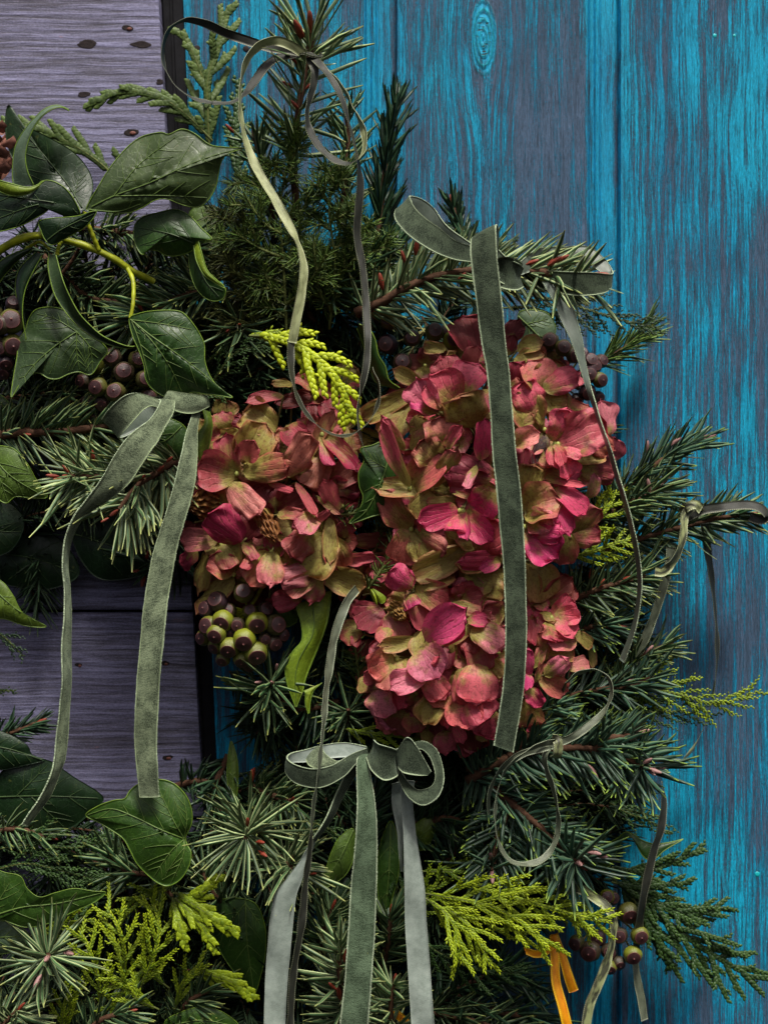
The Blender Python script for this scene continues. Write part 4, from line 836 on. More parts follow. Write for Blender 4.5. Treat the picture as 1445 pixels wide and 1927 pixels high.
leaf(iv, [(244, 600, D-5), (262, 590, D), (290, 585, D+6), (325, 584, D+6), (345, 589, D+4), (362, 607, D+4), (376, 628, D+2), (385, 650, D+2), (386, 680, D+4), (396, 708, D+6), (413, 731, D+8), (438, 748, D+12), (410, 744, D+8), (385, 741, D+2), (362, 738, D-4), (345, 747, D-8), (325, 750, D-10), (305, 744, D-8), (285, 730, D-6), (274, 712, D-2), (272, 690, D), (262, 660, D), (250, 632, D-2)],
     (312, 655, D+16), [[(246, 601), (285, 632), (335, 667), (385, 705), (430, 743)], [(248, 603), (285, 640), (320, 690), (345, 742)], [(248, 602), (310, 610), (362, 620)], [(248, 603), (265, 650), (282, 715)]], 'leaf', side_n=4, bump=7, label='green leaf with three veins and a long point')
lf9 = ivy((150, 625, D-70), 'dark five-pointed ivy leaf hanging under the ivy stem beside the black berries at far left')
leaf(lf9, [(55, 600, D-60), (68, 583, D-58), (95, 578, D-55), (125, 585, D-50), (150, 605, D-50), (185, 638, D-55), (203, 660, D-60), (190, 680, D-62), (172, 705, D-60), (150, 700, D-55), (130, 704, D-50), (110, 713, D-45), (92, 712, D-45), (76, 703, D-48), (60, 703, D-45), (42, 716, D-40), (22, 748, D-35), (27, 705, D-45), (33, 670, D-52), (35, 640, D-55), (48, 622, D-60)], (110, 650, D-42), [[(145, 624), (100, 655), (60, 692), (24, 744)], [(145, 624), (105, 600), (70, 590)], [(145, 624), (145, 660), (150, 695)], [(145, 624), (170, 655), (175, 700)]], 'leaf_mat', side_n=4, bump=6)
a = ivy((30, 560, D-40), 'narrow dark ivy leaf hanging edge-on at the left edge below the yellow stem')
loft(a, [(-10, 545, D-40), (12, 515, D-38), (35, 490, D-34), (62, 470, D-28)], [(-10, 500, D-30), (10, 485, D-28), (35, 473, D-26), (58, 466, D-26)], ('leaf_dark', 'leaf'), bulge=8)
loft(a, [(32, 560, D-48), (30, 535, D-46), (38, 505, D-40), (68, 474, D-30)], [(50, 640, D-40), (43, 590, D-34), (50, 540, D-32), (80, 480, D-26)], ('leaf_dark', 'leaf'), bulge=8, name='leaf')
a = ivy((390, 450, D-20), 'ivy leaf folded over itself, dark above with a bright lime strip, under the largest leaf')
leaf(a, [(252, 440, D-30), (256, 420, D-30), (272, 407, D-28), (298, 400, D-24), (326, 394, D-20), (346, 399, D-18), (364, 412, D-14), (380, 430, D-6), (399, 449, D+6), (384, 451, D+2), (370, 456, D-8), (364, 470, D-20), (345, 479, D-28), (318, 482, D-30), (296, 472, D-26), (280, 471, D-22), (268, 479, D-22), (256, 462, D-28)], (315, 440, D-10), [[(366, 458), (320, 440), (262, 428)], [(366, 458), (335, 415)]], 'leaf', side_n=3, bump=4, vmat='vein_dim')
leaf(a, [(362, 468, D-24), (374, 480, D-16), (384, 505, D-8), (402, 524, D-4), (418, 534, D-2), (425, 548, D-2), (420, 562, D-6), (404, 567, D-12), (385, 560, D-18), (368, 540, D-24), (358, 510, D-30), (356, 482, D-30)], (385, 525, D-10), [[(364, 472), (385, 525), (412, 558)]], 'leaf', side_n=3, bump=3, vmat='vein_dim')
loft(a, [(365, 462, D-10), (370, 490, D-2), (384, 517, D+4), (404, 532, D+4), (422, 542, D+2)], [(374, 454, D-2), (381, 480, D+4), (390, 508, D+6), (406, 525, D+6), (421, 538, D+3)], ('leaf_under', 'leaf'), bulge=3)
a = ivy((400, 480, 120), 'olive ivy leaf in shade behind the folded leaf, against the blue wall')
leaf(a, [(356, 400, 120), (385, 385, 122), (410, 395, 120), (425, 440, 118), (420, 500, 116), (405, 540, 112), (385, 520, 112), (365, 470, 115)], (392, 450, 130), [[(380, 390), (395, 450), (400, 530)]], 'leaf_olive', margin=False, side_n=3)
a = ivy((20, 860, 190), 'bright lime ivy leaf at the left edge under the brown fir twig')
leaf(a, [(-30, 850, 190), (20, 842, 195), (50, 870, 195), (70, 905, 190), (90, 935, 185), (60, 937, 185), (30, 935, 190), (12, 947, 190), (-10, 935, 190), (-30, 930, 190)], (15, 895, 200), [[(-20, 850), (20, 895), (80, 932)], [(-20, 860), (0, 900), (15, 942)]], 'leaf_olive', side_n=4)
a = ivy((375, 850, 215), 'thin olive ivy leaf seen edge-on beside the top of the second hanging velvet tail')
loft(a, [(395, 775, 215), (400, 800, 212), (396, 830, 208), (388, 860, 206), (386, 890, 206)], [(382, 770, 222), (386, 795, 224), (374, 815, 226), (370, 840, 226), (384, 888, 210)], ('leaf_olive', 'leaf'), bulge=8)
a = ivy((690, 660, 230), 'dark wavy ivy leaf with a yellow rim standing on edge left of the large hydrangea')
loft(a, [(676, 610, 236), (694, 618, 238), (706, 640, 240), (712, 668, 240), (725, 690, 238), (732, 715, 236), (752, 730, 232)], [(672, 618, 215), (684, 650, 212), (696, 690, 210), (704, 715, 212), (716, 724, 214), (732, 728, 218), (750, 733, 226)], ('leaf', 'leaf_olive'), bulge=8)
a = ivy((715, 910, 225), 'small dark ivy leaf with wavy edge between the left and the largest hydrangea')
leaf(a, [(724, 830, 224), (735, 850, 226), (745, 880, 220), (752, 915, 215), (742, 945, 215), (725, 965, 220), (700, 972, 225), (658, 985, 230), (676, 960, 228), (683, 935, 226), (676, 915, 226), (675, 890, 228), (685, 865, 230), (678, 845, 232), (700, 838, 230)], (715, 905, 238), [[(735, 850), (718, 905), (690, 960), (662, 983)], [(725, 880), (690, 860)], [(722, 890), (745, 930)]], 'leaf', side_n=4, bump=4)
a = ivy((585, 1230, 180), 'long lime ivy leaf twisting down beside the green berries')
loft(a, [(556, 1138, 190), (567, 1175, 196), (568, 1205, 198), (552, 1225, 200), (538, 1250, 200), (540, 1285, 198), (556, 1330, 194)], [(624, 1110, 170), (618, 1160, 180), (606, 1200, 184), (590, 1240, 184), (576, 1275, 186), (570, 1300, 188), (558, 1330, 192)], ('leaf_under', 'leaf'), bulge=10, mid=.5)
loft(a, [(606, 1285, 180), (590, 1300, 185), (584, 1320, 188), (582, 1342, 190)], [(572, 1300, 190), (575, 1306, 192), (575, 1325, 192), (580, 1343, 190)], ('leaf_under', 'leaf'), bulge=3)
loft(a, [(480, 1142, 160), (510, 1138, 165), (540, 1145, 168), (562, 1150, 160)], [(500, 1150, 170), (515, 1175, 160), (540, 1180, 155), (560, 1170, 158)], ('leaf_olive', 'leaf'), bulge=6)
a = ivy((350, 1580, 240), 'heart shaped green ivy leaf with pale forked veins under the second velvet tail', )
leaf(a, [(162, 1534, 235), (185, 1517, 240), (215, 1506, 244), (235, 1503, 245), (245, 1488, 240), (262, 1475, 236), (290, 1467, 235), (315, 1469, 236), (335, 1480, 238), (352, 1500, 240), (361, 1525, 240), (361, 1550, 238), (350, 1575, 232), (353, 1590, 234), (360, 1605, 240), (356, 1630, 242), (340, 1655, 240), (318, 1667, 236), (300, 1663, 236), (280, 1648, 238), (258, 1625, 244), (245, 1600, 246), (232, 1578, 244), (210, 1562, 240), (185, 1547, 236)],
     (305, 1565, 252), [[(347, 1579), (300, 1560), (255, 1538), (210, 1522), (166, 1533)], [(347, 1579), (325, 1540), (295, 1475)], [(347, 1579), (320, 1605), (290, 1650)], [(347, 1579), (345, 1610), (322, 1662)], [(347, 1579), (352, 1540), (345, 1495)]], 'leaf', side_n=4, bump=6, powr=1.6)
for base, lab, out, c, ve, mt in (
    ((60, 1720, 200), 'wide wavy ivy leaf at the bottom left edge above the star of needles', [(-30, 1640, 205), (15, 1643, 205), (40, 1650, 208), (52, 1672, 210), (75, 1688, 212), (105, 1680, 208), (140, 1672, 205), (175, 1677, 200), (200, 1680, 195), (175, 1700, 195), (140, 1715, 195), (100, 1735, 195), (50, 1745, 195), (0, 1730, 195), (-30, 1735, 195)], (55, 1705, 205), [[(-30, 1730), (40, 1708), (110, 1700), (190, 1681)], [(-20, 1725), (20, 1660)]], 'leaf'),
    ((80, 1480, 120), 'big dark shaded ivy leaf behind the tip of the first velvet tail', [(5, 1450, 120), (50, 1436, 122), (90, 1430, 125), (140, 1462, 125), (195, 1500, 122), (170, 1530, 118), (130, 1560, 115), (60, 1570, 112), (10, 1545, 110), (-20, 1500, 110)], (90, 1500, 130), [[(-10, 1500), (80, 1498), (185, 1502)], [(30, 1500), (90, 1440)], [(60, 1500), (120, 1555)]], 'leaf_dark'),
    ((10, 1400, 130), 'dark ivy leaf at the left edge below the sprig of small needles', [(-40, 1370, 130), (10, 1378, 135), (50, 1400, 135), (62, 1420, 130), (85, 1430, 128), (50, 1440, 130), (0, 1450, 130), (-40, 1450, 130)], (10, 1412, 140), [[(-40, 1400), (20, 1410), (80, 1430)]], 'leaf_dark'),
    ((450, 1780, 130), 'dark grey-green ivy leaf pointing down beside the leftmost satin tail', [(400, 1700, 130), (440, 1690, 135), (480, 1700, 138), (498, 1740, 138), (500, 1790, 135), (490, 1840, 130), (478, 1872, 128), (460, 1850, 130), (430, 1815, 130), (405, 1770, 128), (392, 1730, 128)], (455, 1770, 145), [[(462, 1695), (465, 1770), (478, 1868)], [(462, 1700), (430, 1740), (405, 1765)], [(462, 1700), (490, 1740)]], 'leaf'),
    ((640, 1660, 130), 'olive pointed ivy leaf between the satin tail and the middle velvet tail', [(665, 1560, 130), (640, 1575, 135), (625, 1600, 135), (612, 1640, 135), (602, 1673, 140), (630, 1662, 135), (655, 1640, 130), (668, 1600, 125)], (640, 1620, 142), [[(665, 1562), (640, 1615), (604, 1672)]], 'leaf_olive'),
    ((640, 1690, 120), 'dark ivy leaf under the olive pointed one beside the middle velvet tail', [(592, 1700, 120), (615, 1685, 125), (632, 1670, 125), (655, 1650, 122), (668, 1690, 120), (665, 1725, 118), (640, 1735, 118), (625, 1715, 120)], (640, 1695, 130), [[(665, 1670), (635, 1700), (596, 1700)]], 'leaf_dark'),
    ((730, 1620, 120), 'long dark ivy leaf hanging between the velvet tail and the right satin tail', [(735, 1545, 120), (748, 1580, 125), (750, 1640, 125), (738, 1690, 122), (722, 1735, 120), (712, 1690, 120), (710, 1630, 120), (718, 1580, 120)], (730, 1640, 132), [[(735, 1548), (732, 1640), (723, 1730)]], 'leaf'),
    ((1010, 620, 130), 'pale grey-green ivy leaf behind the top bow against the blue wall', [(975, 590, 130), (1000, 583, 132), (1030, 590, 134), (1045, 615, 134), (1042, 650, 132), (1052, 680, 130), (1020, 690, 128), (990, 660, 126), (978, 625, 126)], (1012, 632, 140), [[(975, 595), (1010, 630), (1045, 678)], [(990, 610), (1030, 600)]], 'leaf_grey'),
    ((20, 1120, 150), 'olive ivy leaf tip poking from the dark at left above the lower boards', [(-30, 1080, 150), (5, 1095, 155), (25, 1120, 155), (45, 1155, 150), (88, 1179, 140), (50, 1178, 145), (10, 1165, 150), (-30, 1160, 150)], (12, 1135, 160), [[(-20, 1100), (30, 1145), (84, 1178)]], 'leaf_olive'),
    ((20, 1000, 110), 'ivy leaf coloured nearly black for shade in the hollow left of the first velvet tail', [(-30, 960, 110), (15, 945, 112), (45, 975, 112), (40, 1010, 112), (15, 1040, 110), (-30, 1045, 110)], (5, 995, 118), [[(-30, 990), (5, 1000), (40, 1000)]], 'leaf_dark'),  # leaf_dark puts the hollow's shade into this leaf and the next two
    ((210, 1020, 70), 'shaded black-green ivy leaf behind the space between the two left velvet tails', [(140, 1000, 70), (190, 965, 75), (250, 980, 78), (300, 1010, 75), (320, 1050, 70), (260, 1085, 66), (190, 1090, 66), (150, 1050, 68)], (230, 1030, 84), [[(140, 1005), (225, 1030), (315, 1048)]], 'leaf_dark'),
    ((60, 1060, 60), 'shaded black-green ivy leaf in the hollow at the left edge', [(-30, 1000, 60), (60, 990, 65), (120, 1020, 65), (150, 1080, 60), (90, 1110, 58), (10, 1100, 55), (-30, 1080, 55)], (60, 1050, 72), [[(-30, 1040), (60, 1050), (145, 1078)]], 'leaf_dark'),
    ((290, 850, 150), 'dark ivy leaf with fine veins behind the tops of the two left velvet tails', [(255, 800, 150), (300, 785, 152), (345, 800, 152), (360, 840, 150), (345, 868, 148), (300, 855, 148), (262, 835, 148)], (310, 825, 158), [[(345, 800), (310, 830), (268, 835)]], 'leaf'),
    ((15, 790, 140), 'dark green ivy leaf at the left edge between the berries and the brown twig', [(-30, 730, 140), (5, 745, 145), (30, 775, 145), (15, 782, 142), (-10, 780, 140), (-30, 775, 138)], (-2, 760, 150), [[(-30, 745), (25, 775)]], 'leaf'),
    ((370, 1920, 160), 'dark ivy leaf cut off by the bottom edge', [(310, 1925, 160), (340, 1905, 164), (380, 1895, 166), (420, 1905, 164), (450, 1935, 160), (400, 1960, 158), (330, 1960, 158)], (380, 1925, 172), [[(320, 1930), (380, 1920), (440, 1930)]], 'leaf'),
    ((10, 1800, 170), 'grey-green ivy leaf at the left edge behind the star of needles', [(-30, 1740, 170), (20, 1735, 175), (55, 1760, 175), (40, 1785, 172), (5, 1795, 170), (-30, 1790, 168)], (10, 1765, 180), [[(-30, 1765), (50, 1762)]], 'leaf_grey'),
    ((425, 1590, 110), 'olive ivy leaf standing upright behind the left star of needles', [(435, 1395, 105), (447, 1430, 108), (448, 1480, 110), (440, 1520, 110), (430, 1490, 108), (428, 1440, 106)], (438, 1460, 114), [[(440, 1515), (438, 1460), (435, 1400)]], 'leaf_olive'),
    ((780, 1545, 110), 'olive-yellow ivy leaf half hidden under the right satin tail', [(775, 1560, 112), (800, 1540, 116), (820, 1550, 116), (812, 1580, 112), (795, 1600, 110), (778, 1590, 108)], (797, 1568, 122), [[(778, 1588), (816, 1550)]], 'leaf_olive'),
):
    a = ivy(base, lab); leaf(a, out, c, ve, mt, side_n=3, vmat='vein' if mt not in ('leaf_dark',) else 'vein_dim', margin=mt != 'leaf_dark', bump=4, mw=.7)
a = ivy((1170, 1590, 150), 'folded olive ivy leaf with a drooping tip at the right, above the dark berries')
loft(a, [(1130, 1640, 140), (1150, 1625, 145), (1165, 1590, 150), (1185, 1568, 160), (1205, 1580, 162), (1230, 1588, 160), (1260, 1585, 156), (1285, 1579, 150)], [(1120, 1600, 150), (1140, 1590, 152), (1160, 1578, 154), (1183, 1567, 162), (1210, 1612, 168), (1230, 1617, 168), (1250, 1600, 162), (1284, 1580, 151)], ('leaf', 'leaf_olive'), bulge=4)

# pine cone at the left edge
co = Thing('pine_cone', (-10, 330, 190), 'red-brown pine cone cut off by the left edge above the ivy', 'pine cone')
rc = np.random.RandomState(8)
for i in range(26):
    a0 = i*2.4; z = i/26.; r = 42*math.sin(math.pi*(.12+.8*z)); cxp, cyp = -12+math.cos(a0)*r*.75, 335-z*95; dd = 190+math.sin(a0)*r*.6
    V = []
    for u in np.linspace(0, 1, 6):
        for v_ in np.linspace(-1, 1, 5):
            wv = 13*math.sin(math.pi*(.25+.62*u))*(1-.5*u**3); V.append((cxp+math.cos(a0)*u*20+v_*wv*abs(math.sin(a0))+v_*wv*.5, cyp-u*22-abs(v_)*-4, dd+math.sin(a0)*u*14+v_*wv*.3*math.cos(a0)+4*math.sin(u*3)*(1-v_*v_)))
    part(co, 'scale', P(np.array(V)), grid_faces(6, 5), M['cone'])
part(co, 'core', *ball(P([-12, 300, 185]), 26, (1, 1, 1.7))[:2], M['cone'])

# ------------------------------------------------------------------ berries
berries((205, 745, 120), [(212, 672, 172, 18, (0, .1), .12), (234, 700, 180, 19, (.1, .1), .12), (185, 728, 178, 17, (-.2, -.1), .35), (219, 738, 184, 18, (-.1, .1), .3), (272, 714, 172, 17, (.4, .1), .25), (258, 677, 162, 16, (.4, .1), .35), (192, 760, 165, 14, (.1, -.4), .05), (165, 760, 150, 16, (-.4, -.2), .1), (280, 748, 160, 16, (.2, 0), .2), (182, 690, 150, 15, (-.3, .3), .5), (175, 785, 145, 15, (0, -.6), .05), (205, 790, 148, 14, (.2, -.6), .05), (245, 755, 150, 16, (.2, -.2), .15), (158, 718, 140, 15, (-.5, 0), .1)],
        'cluster of wine-brown ivy berries between the dark ivy leaf and the pointed green leaf', 1, pale=.1)
berries((-20, 620, 150), [(22, 605, 200, 21, (.2, .1), .45), (2, 612, 206, 18, (-.3, 0), .1), (26, 572, 190, 14, (.2, .5), .0), (24, 650, 192, 20, (.3, -.2), .45), (2, 655, 195, 16, (0, -.1), .05), (12, 682, 185, 15, (.2, -.6), .0), (-12, 590, 190, 18, (-.4, .3), .2), (-8, 640, 190, 18, (-.3, 0), .1), (8, 700, 175, 14, (0, -.6), .0)],
        'cluster of large dark ivy berries cut off by the left edge', 2, pale=.1)
gb = [(459, 1116, 200, 17, (0, .35), .25), (420, 1168, 205, 19, (-.15, -.35), .85), (395, 1178, 192, 17, (-.5, .1), .6), (408, 1193, 208, 17, (-.2, -.3), .7), (447, 1176, 205, 13, (0, -.1), .1), (484, 1172, 208, 19, (.05, -.3), .9), (518, 1176, 195, 18, (.5, .1), .2), (460, 1204, 212, 19, (0, -.35), .95), (432, 1218, 204, 17, (-.1, -.5), .7), (498, 1203, 200, 11, (.3, -.1), .1), (482, 1228, 202, 20, (.2, -.5), .7), (455, 1240, 195, 15, (0, -.7), .6), (406, 1216, 192, 13, (-.4, -.5), .8), (410, 1132, 190, 18, (-.3, .4), .0), (390, 1146, 182, 15, (-.5, .2), .0), (515, 1210, 188, 15, (.5, -.3), .1), (436, 1190, 190, 15, (0, 0), .5), (470, 1250, 180, 14, (.1, -.6), .5)]
gb += [(430, 1150, 186, 14, (-.1, .3), .2), (500, 1148, 182, 14, (.3, .3), .1), (470, 1150, 190, 12, (.1, .3), .4), (384, 1200, 180, 14, (-.6, -.1), .4), (530, 1195, 180, 13, (.6, 0), .0), (420, 1240, 188, 13, (-.2, -.6), .5)]
berries((500, 1090, 150), [(x, y, d_, r_*1.06, n_, t_) for x, y, d_, r_, n_, t_ in gb], 'cluster of lime green ivy berries with purple crowns under the left hydrangea', 3, hub=(465, 1150, 165), pale=1)
berries((800, 620, 120), [(775, 636, 186, 16, (0, 0), .15), (733, 604, 176, 17, (-.2, .2), .2), (757, 682, 184, 17, (0, .1), .1), (730, 648, 170, 18, (-.3, 0), .0), (817, 625, 176, 17, (.1, .2), .35), (850, 640, 170, 17, (.2, 0), .9), (840, 625, 160, 14, (.2, .3), .1), (700, 600, 150, 15, (-.5, 0), .0), (870, 612, 150, 14, (.3, .2), .2)],
        'cluster of dark plum ivy berries under the fir sprig that carries the top bow', 4, pale=.1)
berries((1060, 720, 110), [(1035, 642, 150, 16, (-.2, .1), .15), (1060, 655, 158, 15, (0, .1), .3), (1080, 668, 158, 15, (.2, -.2), .15), (1117, 690, 150, 14, (.3, .2), .05), (1110, 680, 150, 15, (.2, .3), .0), (1128, 715, 160, 15, (.4, -.1), .35), (1108, 705, 160, 15, (0, 0), .0), (1105, 738, 152, 15, (.1, -.3), .0), (1125, 748, 145, 12, (.4, -.3), .0), (1085, 752, 140, 13, (0, -.5), .0), (1085, 718, 150, 12, (0, 0), .8), (1095, 665, 140, 12, (0, .3), .0), (1130, 680, 140, 13, (.5, .2), .1)],
        'dark red ivy berries right of the largest hydrangea, behind the narrow velvet tail', 5, pale=.1)
berries((1150, 1720, 90), [(1141, 1688, 130, 14, (0, .2), .8), (1182, 1718, 136, 19, (.1, -.3), .35), (1203, 1760, 142, 17, (.1, -.1), .6), (1190, 1797, 142, 17, (0, -.2), .75), (1165, 1760, 138, 15, (-.1, 0), .1), (1110, 1790, 132, 19, (-.3, -.1), .1), (1147, 1820, 136, 13, (0, -.4), .6), (1163, 1812, 132, 13, (.2, -.4), .1), (1145, 1790, 128, 15, (0, 0), .1), (1125, 1765, 120, 16, (-.3, 0), .0), (1085, 1775, 115, 15, (-.5, 0), .3), (1152, 1690, 120, 13, (.2, .2), .2)],
        'cluster of brown and olive ivy berries at the lower right near the orange ribbon', 6, pale=.1)
# ------------------------------------------------------------------ fir and spruce
G1, G2, G3 = 'fir sprigs in the wreath', 'needle stars seen end-on', 'cypress sprays in the wreath'
fir([(560, 420, 150), (553, 300, 170), (560, 220, 185), (572, 150, 195), (582, 95, 200)], 105, 64, 'upright fir shoot at the top tied with the olive ribbon, brown twig with red buds', 'fir_pale', 6., (66, 46), G1, ((584, 68, 206, .0, 1, 30), (566, 75, 205, -.5, .8, 24), (560, 120, 200, -.7, .6, 16), (550, 165, 198, -.9, .5, 18), (575, 168, 200, .7, .5, 16), (562, 205, 195, -.6, .6, 18), (440, 250, 190, -.6, .6, 18)), 6, 1, curve=.12, jit=.14, start=.35)
whorl(586, 62, 212, 112, 34, 'tuft of long pale fir needles with red buds above the knot of the olive ribbon', 'fir_pale', (6, -70), 20, 6.8, 2, buds=[(-2, -4, 0, 1), (-16, 8, -.5, .8)], spread=(62, 22), group=G2, bs=32, tw=7)
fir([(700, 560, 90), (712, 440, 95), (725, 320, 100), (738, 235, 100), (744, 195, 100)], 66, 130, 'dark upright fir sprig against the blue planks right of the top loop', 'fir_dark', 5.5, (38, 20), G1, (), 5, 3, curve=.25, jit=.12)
fir([(670, 590, 190), (720, 567, 205), (790, 530, 222), (860, 513, 232), (935, 505, 240), (1010, 512, 250), (1060, 520, 255)], 82, 230, 'fir sprig holding the top velvet bow, red buds near its end', 'fir_pale', 5.6, (58, 28), G1,
    ((1108, 520, 268, 1, .05, 30), (1092, 545, 262, .8, -.4, 24), (1085, 512, 270, .9, .4, 22), (1030, 500, 270, .8, .5, 24), (1048, 492, 262, .8, .4, 20), (990, 498, 265, .9, .3, 20), (782, 480, 232, .1, 1, 26), (762, 495, 226, -.3, 1, 20), (720, 545, 215, -.2, 1, 26), (862, 526, 238, .7, .6, 16)), 7, 4, side='flat', curve=.12)
fir([(1015, 512, 256), (1075, 525, 270), (1100, 530, 276)], 92, 26, 'end tuft of the bow sprig, needles fanning over the right velvet loop', 'fir_pale', 5.6, (75, 30), G1, (), 6, 44, tip=False, curve=.05, start=.0)
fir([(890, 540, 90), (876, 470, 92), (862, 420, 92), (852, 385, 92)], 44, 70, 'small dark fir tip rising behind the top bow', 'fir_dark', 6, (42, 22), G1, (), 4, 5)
fir([(1110, 990, 110), (1170, 925, 130), (1225, 880, 140), (1270, 850, 142), (1312, 830, 140)], 66, 150, 'blue-green fir sprig with pink buds pointing up right over the blue planks', 'spruce', 4.6, (52, 24), G1, ((1318, 828, 142, .9, .35, 26), (1262, 838, 146, .7, .6, 20), (1215, 852, 146, .1, 1, 20)), 5, 6, bud_mat='bud_pale', curve=.15)
fir([(1100, 1000, 110), (1160, 960, 135), (1210, 935, 148), (1245, 915, 150)], 74, 120, 'fir sprig with pink buds under the one pointing up right', 'fir', 5, (62, 32), G1, ((1240, 915, 156, .6, .7, 24), (1222, 925, 156, -.2, .9, 22), (1210, 935, 152, .8, .2, 18)), 5, 7, bud_mat='bud_pale')
fir([(1130, 1040, 100), (1200, 1015, 120), (1290, 990, 130), (1350, 975, 132), (1405, 968, 130)], 66, 150, 'fir sprig reaching far right with the black ribbon tied at its end', 'fir', 4.8, (50, 26), G1, (), 5, 8, curve=.15, side='flat')
fir([(1060, 1140, 120), (1110, 1115, 140), (1160, 1098, 150), (1215, 1085, 150)], 72, 120, 'fir sprig with short drooping needles right of the hydrangeas at mid height', 'fir', 5, (60, 35), G1, ((1172, 1090, 156, .8, .3, 18), (1110, 1090, 152, .1, 1, 20), (1128, 1105, 150, .4, .8, 16)), 5, 9, side='flat')
fir([(345, 868, 180), (280, 885, 195), (210, 896, 206), (150, 895, 212)], 82, 120, 'pale fir sprig pointing left behind the first velvet tail', 'fir_pale', 5.4, (60, 42), G1, ((112, 897, 218, -.9, .1, 20), (130, 890, 220, -.4, .6, 16), (178, 868, 214, -.2, 1, 20), (145, 880, 214, -.3, .9, 16)), 6, 10, curve=.12, side='flat')
whorl(130, 896, 222, 96, 34, 'star of pale fir needles at the left, ending the sprig that points left', 'fir_pale', (-40, 0), 40, 5.6, 11, spread=(80, 45), group=G2, buds=[(0, 0, -.5, 0), (-14, 6, -.7, 0)])
fir([(325, 868, 215), (298, 888, 225), (262, 912, 236), (225, 958, 244)], 92, 110, 'pale fir sprig with orange buds drooping between the two left velvet tails', 'fir_pale', 5.8, (66, 46), G1, ((222, 960, 254, -.2, -.2, 20), (262, 905, 246, .6, .5, 16), (297, 888, 240, .7, .6, 15), (314, 870, 236, .7, .6, 14), (205, 975, 250, -.5, -.3, 14)), 6, 12, side='flat')
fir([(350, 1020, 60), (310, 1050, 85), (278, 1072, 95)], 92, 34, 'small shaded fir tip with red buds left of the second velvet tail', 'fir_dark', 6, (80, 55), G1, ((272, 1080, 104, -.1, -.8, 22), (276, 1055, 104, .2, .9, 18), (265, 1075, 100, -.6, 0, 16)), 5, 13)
fir([(-30, 825, 150), (40, 815, 165), (110, 812, 165), (180, 805, 155), (240, 790, 140)], 78, 190, 'fir sprig with red-brown twig crossing the left edge below the berries', 'fir', 5.2, (60, 40), G1, ((18, 818, 176, .6, .5, 15), (45, 818, 176, .9, 0, 14), (60, 812, 170, .4, .9, 12)), 8, 14, side='down')
fir([(-30, 760, 80), (60, 745, 100), (150, 740, 100), (250, 745, 80)], 84, 170, 'shaded fir sprig behind the berries at left', 'fir', 5, (60, 40), G1, (), 5, 15)
whorl(512, 1283, 190, 84, 62, 'star of dark fir needles with pale ends right of the green berries', 'fir', (20, -40), 60, 5.2, 16, buds=[(8, -22, .2, 1), (0, 2, 0, .2), (-20, 0, -.7, 0)], spread=(88, 50), group=G2, bud_mat='bud_pale')
fir([(640, 1320, 90), (560, 1335, 120), (510, 1300, 140)], 72, 110, 'dark fir sprig behind the star right of the green berries', 'fir_dark', 5, (70, 50), G1, (), 5, 17)
whorl(462, 1576, 250, 94, 78, 'large star of pale needles with a red bud left of the satin tails', 'fir_pale', (-10, 30), 60, 5.4, 18, buds=[(4, -22, .1, 1), (22, 8, .7, .1), (26, 26, .8, -.3)], spread=(88, 55), group=G2, bs=20)
whorl(548, 1632, 225, 84, 66, 'star of pale needles behind the black strand and the left satin tail', 'fir_pale', (20, 20), 60, 5.2, 19, buds=[(2, -12, 0, 1), (36, 12, .8, .2)], spread=(88, 55), group=G2)
whorl(92, 1796, 255, 88, 66, 'star of long green needles with a pink bud at the lower left corner', 'fir_pale', (10, -20), 60, 5.2, 20, buds=[(0, 4, 0, 0), (30, -4, .9, .1), (-14, 38, -.4, -.9)], spread=(90, 60), group=G2, bud_mat='bud_pale', bs=24)
fir([(650, 1960, 170), (645, 1880, 215), (638, 1820, 232), (640, 1775, 240)], 84, 140, 'pale fir sprig standing upright at the bottom between satin and velvet tails', 'fir_pale', 5.4, (74, 50), G1, ((640, 1880, 240, -.1, .7, 24), (648, 1810, 245, .2, 1, 24), (632, 1862, 244, -.5, .6, 18)), 6, 21)
fir([(740, 1960, 160), (735, 1900, 190), (742, 1850, 205)], 72, 70, 'pale fir tip at the bottom right of the middle velvet tail', 'fir_pale', 5.2, (72, 50), G1, (), 5, 22)
fir([(880, 1470, 150), (960, 1425, 180), (1060, 1408, 200), (1140, 1412, 212), (1205, 1440, 222)], 82, 260, 'big blue-green spruce sprig with yellow needle tips right of the lowest hydrangea', 'spruce', 6, (62, 45), G1, ((1218, 1446, 234, .7, -.2, 22), (1210, 1436, 232, .4, .3, 18), (1238, 1445, 230, 1, .1, 14), (1106, 1440, 228, .5, -.8, 28), (1195, 1385, 226, .9, .5, 24), (1185, 1392, 228, .5, .4, 18)), 7, 23, bud_mat='bud_pale', side='flat', tip=False, subs=(([(1110, 1412, 205), (1150, 1390, 215), (1190, 1385, 222)], 70, 60), ([(960, 1425, 180), (1000, 1370, 180), (1035, 1330, 180)], 72, 60)))
whorl(1212, 1445, 232, 84, 44, 'star of spruce needles with pink resin buds at the far end of the big sprig', 'spruce', (40, 10), 40, 6, 24, buds=[(0, 0, .3, 0), (8, 6, .6, -.3)], spread=(80, 45), group=G2, bud_mat='bud_pale')
fir([(880, 1440, 140), (960, 1510, 170), (1020, 1560, 190), (1065, 1600, 205)], 78, 190, 'spruce sprig with brown twig running down right inside the loop of grey-green ribbon', 'spruce', 5.8, (62, 45), G1, ((1085, 1620, 214, .5, -.4, 22),), 7, 25, side='flat', subs=(([(960, 1510, 170), (940, 1560, 180), (928, 1625, 190)], 70, 70),))
